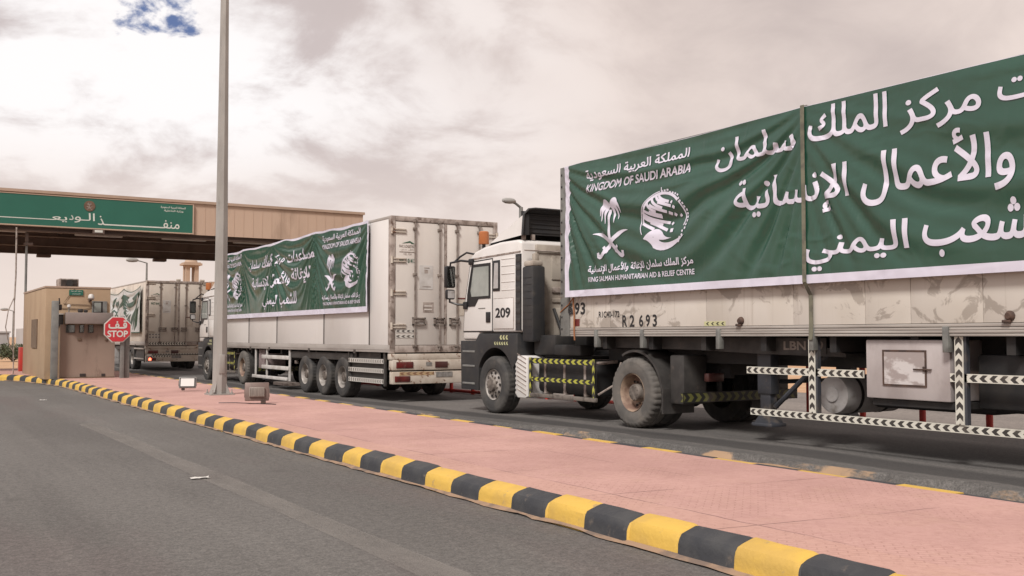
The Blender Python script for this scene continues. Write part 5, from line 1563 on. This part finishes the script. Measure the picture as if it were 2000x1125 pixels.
# ------------------------------------------------------------------ closed box trailers with rear doors
def make_box_trailer(x0, x1, yr, yf, zb, zt, gz, label, far=False):
    xm = (x0 + x1) / 2
    t = Thing('semi_trailer', (xm, yr, gz), label, 'trailer', 'trailers carrying banners')
    W = 'panel_white' if not far else 'door_dusty'
    D = 'door_white' if not far else 'door_dusty'
    seams = [yr + .02, yr + 1.15, yr + 4.05, yr + 7.75, yr + 10.4, yf]
    mb = MB()
    for a, b in zip(seams, seams[1:]):
        mb.box(x0, x0 + .06, a + .012, b - .012, zb + .17, zt - .065, 0, .006)
    t.part('side_panel', mb, W)
    t.part('body', MB().box(x0 + .02, x1, yr + .06, yf, zb + .02, zt - .03), 'seam_dark' if not far else 'door_dusty')
    mb = MB().box(x0 - .008, x0 + .06, yr + .02, yf, zb, zb + .168, 0, .008).box(x0 - .014, x0 + .06, yr + .02, yf, zb + .06, zb + .075)
    sl = t.part('sill', mb, 'sill_grey')
    for y in (yr + 2.0, yr + 5.1, yr + 8.4, yr + 10.2):
        t.part('sill_lug', MB().box(x0 - .025, x0 - .009, y - .05, y + .05, zb - .04, zb + .05), 'seam_dark', sl)
    t.part('top_rail', MB().box(x0 - .006, x0 + .06, yr + .02, yf, zt - .063, zt, 0, .006).box(x0 + .061, x1, yr + .02, yf, zt - .029, zt - .005), 'sill_grey')
    if not far:
        mb = MB()
        for a in seams[1:-1]: mb.box(x0 - .012, x0 + .02, a - .022, a + .022, zb + .17, zt - .3)
        t.part('seam_strip', mb, 'seam_dark')
    # rear frame and doors
    wdt = x1 - x0
    mb = MB().box(x0 - .004, x0 + .11, yr - .02, yr + .12, zb - .02, zt + .005, 0, .01).box(x1 - .11, x1 + .004, yr - .02, yr + .12, zb - .02, zt + .005, 0, .01)
    mb.box(x0 + .112, x1 - .112, yr - .02, yr + .12, zt - .11, zt + .005, 0, .01).box(x0 + .112, x1 - .112, yr - .015, yr + .12, zb, zb + .16, 0, .01)
    fr = t.part('rear_frame', mb, 'frame_grime')
    for a, b in ((x0 + .118, xm - .035), (xm + .035, x1 - .118)):
        left = a < xm - .5 and a < x0 + .5
        d = t.part('rear_door', MB().box(a, b, yr - .004, yr + .05, zb + .17, zt - .12, 0, .008), D)
        mb = MB()
        L = b - a
        for q in (.29, .80) if left else (.20, .68):
            x = a + L * (q + .09 if left else q)
            mb.tube([(x, yr - .045, zb + .06), (x, yr - .045, zt - .05)], .019, 8)
            for z in (zb + .12, zb + .75, zb + 1.75, zt - .30, zt - .12): mb.box(x - .045, x + .045, yr - .07, yr - .005, z, z + .06, 0, .006)
        t.part('lock_rod', mb, 'rod_metal', d)
        for q in ((.34, .60), (.78, 1.0)) if left else ((.05, .25), (.55, .8)):
            xa, xb = a + L * q[0], a + L * q[1]
            z = zb + .62
            mb = MB()
            for p in ((xa, xb, z, z + .025), (xa, xb, z + .15, z + .175), (xa, xa + .03, z, z + .175), (xb - .03, xb, z, z + .175)): mb.box(p[0], p[1], yr - .06, yr - .005, p[2], p[3])
            mb.box(xa + .05, xb - .05, yr - .075, yr - .05, z + .07, z + .11, 0, .006)
            t.part('door_handle', mb, 'rod_metal', d)
        hx = (x0 - .0, a + .26) if left else (b - .26, x1)
        for z in (zb + .55, zb + 1.3, zb + 2.05, zb + 2.72):
            mb = MB()
            mb.box(hx[0], hx[1], yr - .035, yr - .005, z, z + .03, 0, .004).box(hx[0], hx[1], yr - .035, yr - .005, z + .065, z + .095, 0, .004)
            mb.tube([(hx[0] + .02 if left else hx[1] - .02, yr - .03, z - .03), (hx[0] + .02 if left else hx[1] - .02, yr - .03, z + .13)], .03, 8)
            t.part('hinge', mb, 'rusty_white', d)
        f = lambda u, v: (u, yr - .010, v)
        if left:
            mb = MB()
            ca, cb = a + .09, a + .50
            flat2d(mb, [(ca + .05, zt - .62), (ca + .27, zt - .555), (cb - .02, zt - .62), (cb - .11, zt - .62), (ca + .28, zt - .595)], [(0, 1, 4), (1, 2, 3, 4)], f, 1)
            put_text(mb, 'FHC LOGISTICS', ca, cb, zt - .71, zt - .65, f, 0, None, .02, lift=(0, -.0007, 0))
            put_text(mb, 'نقل بري', ca + .04, cb - .04, zt - .78, zt - .735, f, 0, lift=(0, -.0007, 0))
            mb.box(ca, cb, yr - .012, yr - .008, zt - .815, zt - .805, 0)
            put_text(mb, 'TEL 920', ca + .1, cb - .1, zt - .88, zt - .84, f, 0, lift=(0, -.0007, 0))
            put_text(mb, 'PVCT 01413', ca + .01, cb - .01, zt - 1.06, zt - .96, f, 1, None, .03, lift=(0, -.0007, 0))
            t.part('door_lettering', mb, ['frame_grime', 'mark_green'], d, smooth=0)
            mb = MB()
            st = MB().box(a + .60, a + .95, yr - .012, yr - .0045, zb + 1.45, zb + 2.0, 0)
            st.box(a + .73, a + .82, yr - .016, yr - .0125, zb + 1.82, zb + 1.90, 1).box(a + .72, a + .86, yr - .016, yr - .0125, zb + 1.93, zb + 1.95, 1).box(a + .68, a + .9, yr - .016, yr - .0125, zb + 1.50, zb + 1.515, 1)
            t.part('placard', st, ['bar_white', 'frame_grime'], d)
            if not far: t.part('faded_sticker', MB().box(a + .70, a + .97, yr - .012, yr - .0045, zb + .92, zb + 1.15, 0, .0).box(a + .73, a + .93, yr - .016, yr - .0125, zb + .97, zb + 1.0, 1).box(a + .73, a + .93, yr - .016, yr - .0125, zb + 1.05, zb + 1.08, 1), ['frame_grime', 'door_white'], d)
            mb = MB().board((a + .02, yr - .012, zb + .45), (a + .55, yr - .012, zb + .45), (0, 0, .07), (0, .006, 0)).board((a + .02, yr - .012, zb + .33), (a + .55, yr - .012, zb + .33), (0, 0, .07), (0, .006, 0))
            t.part('reflector_strip', mb, 'chev_small', d)
        else:
            mb = MB().box(a + .28, a + .58, yr - .012, yr - .0045, zb + .85, zb + 1.22, 0).box(a + .28, a + .6, yr - .012, yr - .0045, zb + 1.24, zb + 1.27, 1)
            t.part('faded_sticker', mb, ['rusty_white', 'lamp_red'], d)
    t.part('door_seal', MB().box(xm - .03, xm + .03, yr - .012, yr + .03, zb + .17, zt - .12), 'frame_grime')
    if far:
        t.part('roof_lamp', MB().box(xm - .12, xm + .06, yr - .02, yr + .14, zt + .006, zt + .10, 0, .02).box(x1 - .5, x1 - .3, yr - .02, yr + .14, zt + .006, zt + .10, 0, .02), 'rusty_white')
        t.part('reflector_strip', MB().board((x0 + .15, yr - .022, zb + .02), (xm + .35, yr - .022, zb + .02), (0, 0, .13), (0, .008, 0)), 'chev_white')
    # bumpers and lamps: three stacked beams
    b1 = t.part('bumper', MB().box(x0 - .01, x1 + .01, yr - .09, yr + .12, zb - .16, zb - .03, 0, .012), 'rusty_white')
    b2 = t.part('bumper', MB().box(x0 + .01, x1 - .01, yr - .11, yr + .1, zb - .40, zb - .165, 0, .02), 'rusty_white')
    b3 = t.part('bumper', MB().box(x0 + .01, x1 - .01, yr - .12, yr + .06, zb - .71, zb - .43, 0, .015), 'rusty_white')
    for xa, xb, m in ((x0 + .10, x0 + .52, 'lamp_red'), (x0 + 1.08, x0 + 1.40, 'lamp_dark'), (x1 - .52, x1 - .10, 'lamp_red')):
        t.part('tail_light', MB().box(xa, xb, yr - .128, yr - .111, zb - .35, zb - .21, 0, .006), m, b2)
    mb = MB().box(x0 + .85, x0 + .99, yr - .122, yr - .111, zb - .30, zb - .22)
    t.part('side_light', mb, 'plate_grey', b2)
    for xa, m in ((x0 + .06, 'tail_lit' if far else 'lamp_red'), (x1 - .44, 'lamp_red')):
        if far and xa < xm: t.part('tail_light', MB().lathe([(.001, -.02), (.05, -.015), (.06, 0)], (xa + .12, yr - .121, zb - .60), 'y', 16), m, b3)
        t.part('tail_light', MB().box(xa + (.2 if far and xa < xm else 0), xa + .38, yr - .135, yr - .121, zb - .66, zb - .53, 0, .005), 'lamp_red', b3)
    t.part('number_plate', MB().box(x0 + 1.10, x0 + 1.52, yr - .132, yr - .121, zb - .56, zb - .44), 'plate_grey', b3)
    mb = MB().board((x0 + .18, yr - .124, zb - .515), (x0 + 1.05, yr - .124, zb - .515), (0, 0, .08), (0, .003, 0))
    t.part('reflector_strip', mb, 'chev_amber' if not far else 'chev_white', b3)
    if far:
        t.part('reflector_strip', MB().board((x0 + .25, yr - .114, zb - .40), (x1 - .1, yr - .114, zb - .40), (0, 0, .045), (0, .003, 0)), 'chev_white', b2)
    # under frame
    mb = MB()
    for x in (x0 + .7, x1 - .82): mb.box(x, x + .12, yr + .13, yf - .2, zb - .32, zb - .01)
    for k in range(9): mb.box(x0 + .1, x1 - .1, yr + .6 + k * 1.4, yr + .72 + k * 1.4, zb - .14, zb - .02)
    mb.box(x0 + .35, x1 - .35, yr + .14, yr + .3, zb - .7, zb - .2)
    t.part('chassis', mb, 'chassis_black')
    t.part('skirt', MB().box(x0 + .06, x0 + .10, yr + 2.3, yr + 6.9, zb - .22, zb - .05), 'chassis_grey')
    for y in (yr + 2.92, yr + 4.22, yr + 5.55):
        for s in (-1, 1):
            wheel(t.root, 'trailer', (x0 + .05 - xm) if s < 0 else (x1 - .05 - xm), y - yr, .505, s > 0, .505)
    for y in (yr + 2.92, yr + 4.22, yr + 5.55): t.part('axle', MB().tube([(x0 + .3, y, gz + .505), (x1 - .3, y, gz + .505)], .08, 10), 'chassis_black')
    # rear side guard with three reflective boards
    ya, yb = yr + .42, yr + 2.45
    g = t.part('side_guard', MB().box(x0 + .03, x0 + .07, ya - .09, ya - .002, gz + .38, zb - .005).box(x0 + .03, x0 + .07, yb + .002, yb + .06, gz + .40, zb - .005).box(x0 + .10, x0 + .13, ya, yb, gz + .42, zb - .02), 'chassis_grey')
    if not far:
        for z in (gz + .43, gz + .67, gz + .89):
            t.part('reflective_board', MB().board((x0 + .02, yb, z), (x0 + .02, ya, z), (0, 0, .10), (.03, 0, 0)), 'chev_small', g)
        g2 = t.part('spare_rack', MB().box(x0 + .03, x0 + .07, yr + 6.74, yr + 6.82, gz + .26, zb).box(x0 + .03, x0 + .07, yr + 8.75, yr + 8.81, gz + .26, zb).box(x0 + .03, x0 + .07, yr + 9.82, yr + 9.88, gz + .26, zb), 'bar_white')
        t.part('bar', MB().box(x0 - .0, x0 + .029, yr + 6.78, yr + 9.15, gz + .86, gz + .97, 0, .008), 'bar_white', g2)
        t.part('bar', MB().box(x0 - .0, x0 + .029, yr + 6.78, yr + 9.15, gz + .56, gz + .67, 0, .008), 'bar_white', g2)
        t.part('bar', MB().box(x0 - .03, x0 + .029, yr + 6.85, yr + 9.98, gz + .27, gz + .36, 0, .008), 'bar_white', g2)
        t.part('pallet_box', MB().box(x0 + .12, x0 + .7, yr + 9.0, yr + 9.78, gz + .55, zb - .02, 0, .01).box(x0 + .11, x0 + .119, yr + 9.2, yr + 9.24, gz + .9, gz + 1.0, 1), ['pallet_mauve', 'seam_dark'])
        t.part('under_tray', MB().box(x0 + .15, x0 + .6, yr + 7.3, yr + 8.5, gz + .10, gz + .18), 'frame_grime')
        for x in (x0 + .4, x1 - .4):
            t.part('landing_leg', MB().box(x - .06, x + .06, yf - 3.4, yf - 3.2, gz + .25, zb, 0, .01).box(x - .12, x + .12, yf - 3.45, yf - 3.15, gz + .2, gz + .25), 'gear_blue')
    else:
        mb = MB().board((x0 + .02, yb, gz + .5), (x0 + .02, ya, gz + .5), (0, 0, .06), (.03, 0, 0)).board((x0 + .02, yb, gz + .95), (x0 + .02, ya, gz + .95), (0, 0, .06), (.03, 0, 0))
        t.part('guard_rail', mb, 'alu_rail', g)
        t.part('under_box', MB().box(x0 + .05, x0 + .6, yr + 7.4, yr + 9.0, gz + .45, zb - .05, 0, .02), 'tank_grey')
    t.part('valve_lamp', MB().box(x0 + .12, x0 + .22, yr + 6.5, yr + 6.6, gz + .75, gz + .85, 0, .02), 'rod_metal')
    return t


chevron('chev_amber', (0.42, 0.30, 0.17), (0.22, 0.12, 0.07), 0.16)
BX_0, BX_1, BYR, BYF, BZB, BZT = 9.76, 12.56, 21.1, 34.15, 1.03, 4.13
trailer_mid = make_box_trailer(BX_0, BX_1, BYR, BYF, BZB, BZT, -0.12, 'closed white box trailer with rusty bumpers and three near-side wheels, middle of the convoy')
trailer_far = make_box_trailer(9.86, 12.70, 46.7, 60.0, 1.0, 3.86, -0.12, 'farthest trailer, dusty beige rear doors and one lit red tail light', far=True)


# ------------------------------------------------------------------ banners tied to the trailer sides
def banner_surface(x, y0, z0, H, bays, amp, k, sag, seed, tied=(), second=1.0):
    """u runs from the front end backwards, v upwards; folds swing between the tied points"""
    def disp(u, v):
        for a, b in bays:
            if u <= b or b == bays[-1][1]:
                break
        t = min(1, max(0, (u - a) / (b - a)))
        q = 4 * t * (1 - t)
        w = noise.noise(Vector((u * .45, v * .6, seed))) * .42 + noise.noise(Vector((u * 1.4, v * 1.2, seed + 5))) * .12
        s = (H + .06 - v) / (0.22 + q * (b - a) * .22)
        ph = k * math.log(1 + 1.3 * s) + w + seed + a * 1.7
        fall = min(1, .25 + s * .8) * (0.55 + .45 * noise.noise(Vector((u * .5, v * .8, seed + 9))))
        fr = ph - math.floor(ph)
        sh = (1 - abs(2 * fr - 1)) ** 1.6 * 2 - 0.9            # soft valleys, sharper creases
        n2 = noise.noise(Vector((u * .9, v * .9, seed + 31)))
        ridge = sh * (.75 + .5 * n2) + .35 * math.sin(2 * math.pi * (1.9 * ph + .3 * n2))
        edge = min(1, (H - v) / .12 + .25, (u + .02) / .25 + .1, (bays[-1][1] - u) / .35 + .08)
        bot = min(1, v / .75 + .10)
        tie = min([1.0] + [min(1, .15 + abs(u - p) / .35) for p in tied])
        d = amp * (1.0 if u < bays[0][1] else second) * ridge * fall * edge * bot * tie
        d += amp * .6 * tie * noise.noise(Vector((u * .8 + v * .5, v * .9, seed + 20))) * bot
        return d, q
    def fn(u, v, off=0.0):
        d, q = disp(u, v)
        top = (v / H) ** 2
        zz = z0 + v - sag(u, q) * top
        return (x - amp * 1.5 - 0.012 + d - off, y0 - u, zz)
    return fn


def banner(name, fn, L, H, cell, border, mats, label, art, wave=0.0, seed_w=4.0):
    """border: (left, right, bottom, top) widths; art(mb, f, grid) adds lettering as material 1"""
    mb = MB()
    l, r, b, tp = border
    def lines(n0, n1, total):
        base = {0.0, n0, total - n1, total}
        n = max(2, int(total / cell))
        for i in range(1, n):
            p = total * i / n
            if min(abs(p - q) for q in base) > cell * .35: base.add(p)
        return sorted(base)
    U, V = lines(l, r, L), lines(b, tp, H)
    for u in U:
        wob = wave * noise.noise(Vector((u * .9, seed_w, 0)))
        for v in V: mb.v.append(fn(u, v + wob * max(0, 1 - abs(v - (H - tp)) / .14)))
    nv = len(V)
    for i in range(len(U) - 1):
        for k in range(nv - 1):
            uc, vc = (U[i] + U[i + 1]) / 2, (V[k] + V[k + 1]) / 2
            edge = uc < l or uc > L - r or vc < b or vc > H - tp
            mb.f.append((i * nv + k, (i + 1) * nv + k, (i + 1) * nv + k + 1, i * nv + k + 1)); mb.m.append(1 if edge else 0)
    art(mb, lambda u, v: fn(u, v, 0.010), cell * .8)
    org = fn(L / 2, 0)
    return single(name, mb, mats, org, label, 'banner', 'printed banners on the trailers', smooth=60)


def emblem_block(mb, f, g, u, rise=0.0, sc=1.0):
    def T(s, u0, u1, v0, v1, **kw): put_text(mb, s, u + u0 * sc, u + u1 * sc, v0, v1, f, 1, g, **kw)
    T('المملكة العربية السعودية', .62, 3.10, 1.84, 2.03, bold=.02, rise=.02)
    T('KINGDOM OF SAUDI ARABIA', .62, 3.10, 1.67, 1.80, bold=.025, rise=.01, slant=.02)
    put_emblem(mb, palm_swords(), u + .80 * sc, u + 1.72 * sc, .58, 1.53, f, 1, g)
    put_emblem(mb, globe_hand(), u + 1.98 * sc, u + 3.04 * sc, .56, 1.49, f, 1, g)
    T('مركز الملك سلمان للإغاثة والأعمال الإنسانية', .68, 3.17, .33, .50, bold=.025)
    T('KING SALMAN HUMANITARIAN AID & RELIEF CENTRE', .68, 3.17, .22, .30, bold=.02)


def art_near(mb, f, g):
    emblem_block(mb, f, g, 0)
    def T(s, u0, u1, v0, v1, b=.014, **kw): put_text(mb, s, u0, u1, v0, v1, f, 1, g, bold=b, **kw)
    T('سلمان', 3.62, 5.06, 1.58, 2.02)
    T('الملك', 5.27, 6.44, 1.72, 2.14)
    T('مركز', 6.60, 7.60, 1.60, 2.05)
    T('مساعدات', 7.78, 9.5, 1.74, 2.06)
    T('الإنسانية', 4.02, 5.88, .84, 1.42)
    T('والأعمال', 6.08, 7.95, .84, 1.56)
    T('للإغاثة', 8.15, 9.4, .86, 1.52)
    T('اليمني', 5.19, 6.70, .14, .66)
    T('للشعب', 6.88, 8.4, .20, .80)
    emblem_block(mb, f, g, 8.9)


def sag_near(u, q):
    return (.03 * q if u < 5.15 else .02 * q) + .02 * max(0, 1 - u / .5)


fn_near = banner_surface(9.75, 13.98, 2.04, 2.19, [(0.0, 5.17), (5.17, 12.2)], .072, 3.2, sag_near, 3.0, (5.19,), .62)
banner('printed_banner', fn_near, 12.2, 2.19, .04, (.13, .1, .105, .006), ['banner_green', 'banner_white'], 'large green banner with white Arabic lettering and emblems, on the nearest trailer', art_near)

mb = MB()
yv = 13.98 - 5.19
pts = [(fn_near(5.19, v)[0] - .022, yv, 2.04 + v if v < 2.1 else 4.245) for v in (2.19, 1.9, 1.6, 1.3, 1.0, .7, .4, .15, 0.02)] + [(9.715, yv, 1.9), (9.715, yv, 1.55), (9.705, yv, 1.35)]
for a, b in zip(pts, pts[1:]):
    mb.add([(a[0], a[1] - .03, a[2]), (a[0], a[1] + .03, a[2]), (b[0], b[1] + .03, b[2]), (b[0], b[1] - .03, b[2]), (a[0] + .006, a[1] - .03, a[2]), (a[0] + .006, a[1] + .03, a[2]), (b[0] + .006, b[1] + .03, b[2]), (b[0] + .006, b[1] - .03, b[2])],
           [(0, 1, 2, 3), (7, 6, 5, 4), (0, 3, 7, 4), (1, 5, 6, 2), (0, 4, 5, 1), (3, 2, 6, 7)])
mb.box(9.66, 10.4, yv - .03, yv + .03, 4.243, 4.249)
single('lashing_strap', mb, 'strap_tan', (9.7, yv, 1.35), 'olive lashing strap running down over the nearest green banner', 'strap')
mb = MB()
mb.tube([(9.71, 13.86, 2.03), (9.725, 13.85, 1.75), (9.73, 13.86, 1.45), (9.735, 13.85, 1.33)], .014, 6)
mb.tube([(9.72, 13.87, 2.03), (9.725, 14.0, 1.93), (9.73, 14.15, 1.86), (9.735, 14.27, 1.80)], .010, 6)
mb.tube([(9.72, 13.86, 2.05), (9.715, 14.02, 2.10), (9.72, 13.95, 2.16), (9.72, 13.86, 2.06)], .010, 6)
single('tie_rope', mb, 'rope', (9.72, 13.9, 1.33), 'rusty orange tie rope knotted at the front lower banner corner', 'rope')


def art_mid(mb, f, g):
    emblem_block(mb, f, g, 8.45, 0, .98)
    emblem_block(mb, f, g, -.4, 0, .80)
    def T(s, u0, u1, v0, v1, b=.016, **kw): put_text(mb, s, u0, u1, v0, v1, f, 1, g, bold=b, **kw)
    T('سلمان', 2.9, 3.95, 1.42, 1.78); T('الملك', 4.15, 5.1, 1.48, 1.84); T('مركز', 5.3, 6.15, 1.44, 1.82); T('مساعدات', 6.35, 8.5, 1.5, 1.82)
    T('الإنسانية', 3.2, 4.75, .80, 1.22); T('والأعمال', 4.95, 6.55, .84, 1.3); T('للإغاثة', 6.75, 8.2, .86, 1.32)
    T('اليمني', 4.3, 5.55, .22, .62); T('للشعب', 5.75, 7.15, .24, .68)


BU = [(0.0, 2.2), (2.2, 5.1), (5.1, 8.5), (8.5, 11.95)]
def sag_mid(u, q): return .035 * q
fn_mid = banner_surface(9.76, 34.12, 1.97, 2.17, BU, .056, 3.6, sag_mid, 7.3)
banner('printed_banner', fn_mid, 11.95, 2.17, .045, (.1, .075, .13, .055), ['banner_green', 'banner_white'], 'rumpled green banner hanging in deep folds on the middle box trailer', art_mid, .09)


def art_far(mb, f, g):
    put_emblem(mb, palm_swords(), 5.2, 6.6, .75, 1.7, f, 1, g)
    put_emblem(mb, globe_hand(), 7.3, 8.8, .7, 1.7, f, 1, g)
    for u0, v0, u1, v1, u2, v2 in ((9.6, .15, 9.9, .9, 10.6, 1.5), (8.9, .1, 9.3, .6, 10.2, 1.2), (10.0, .3, 10.3, 1.1, 10.85, 1.95), (6.8, 1.75, 7.8, 1.62, 8.6, 1.80), (9.3, 1.75, 9.9, 1.6, 10.6, 1.95), (4.6, 1.2, 5.0, 1.6, 5.6, 1.9), (7.6, .1, 8.2, .5, 9.2, .9), (9.9, .12, 10.25, .6, 10.75, 1.2), (8.2, 1.45, 9.2, 1.2, 10.5, 1.75), (6.0, 1.2, 6.9, 1.55, 8.0, 1.5), (4.3, .7, 4.7, 1.0, 5.4, 1.2)):
        v, fc = stroke(bez((u0, v0), (u1, v1), (u2, v2), 18), [.05 + .24 * math.sin(math.pi * k / 18) for k in range(19)])  # dark fold shading painted onto the cloth as tapered stripes
        flat2d(mb, v, fc, f, 1, g)


fn_far = banner_surface(9.86, 58.3, 1.55, 2.12, [(0, 3.5), (3.5, 7.4), (7.4, 11)], .075, 1.9, lambda u, q: .22 * q, 2.1)
banner('printed_banner', fn_far, 11.0, 2.12, .06, (.05, .05, .05, .05), ['banner_pale', 'banner_dark'], 'pale sagging banner with dark palm print and painted fold shading on the farthest trailer', art_far)
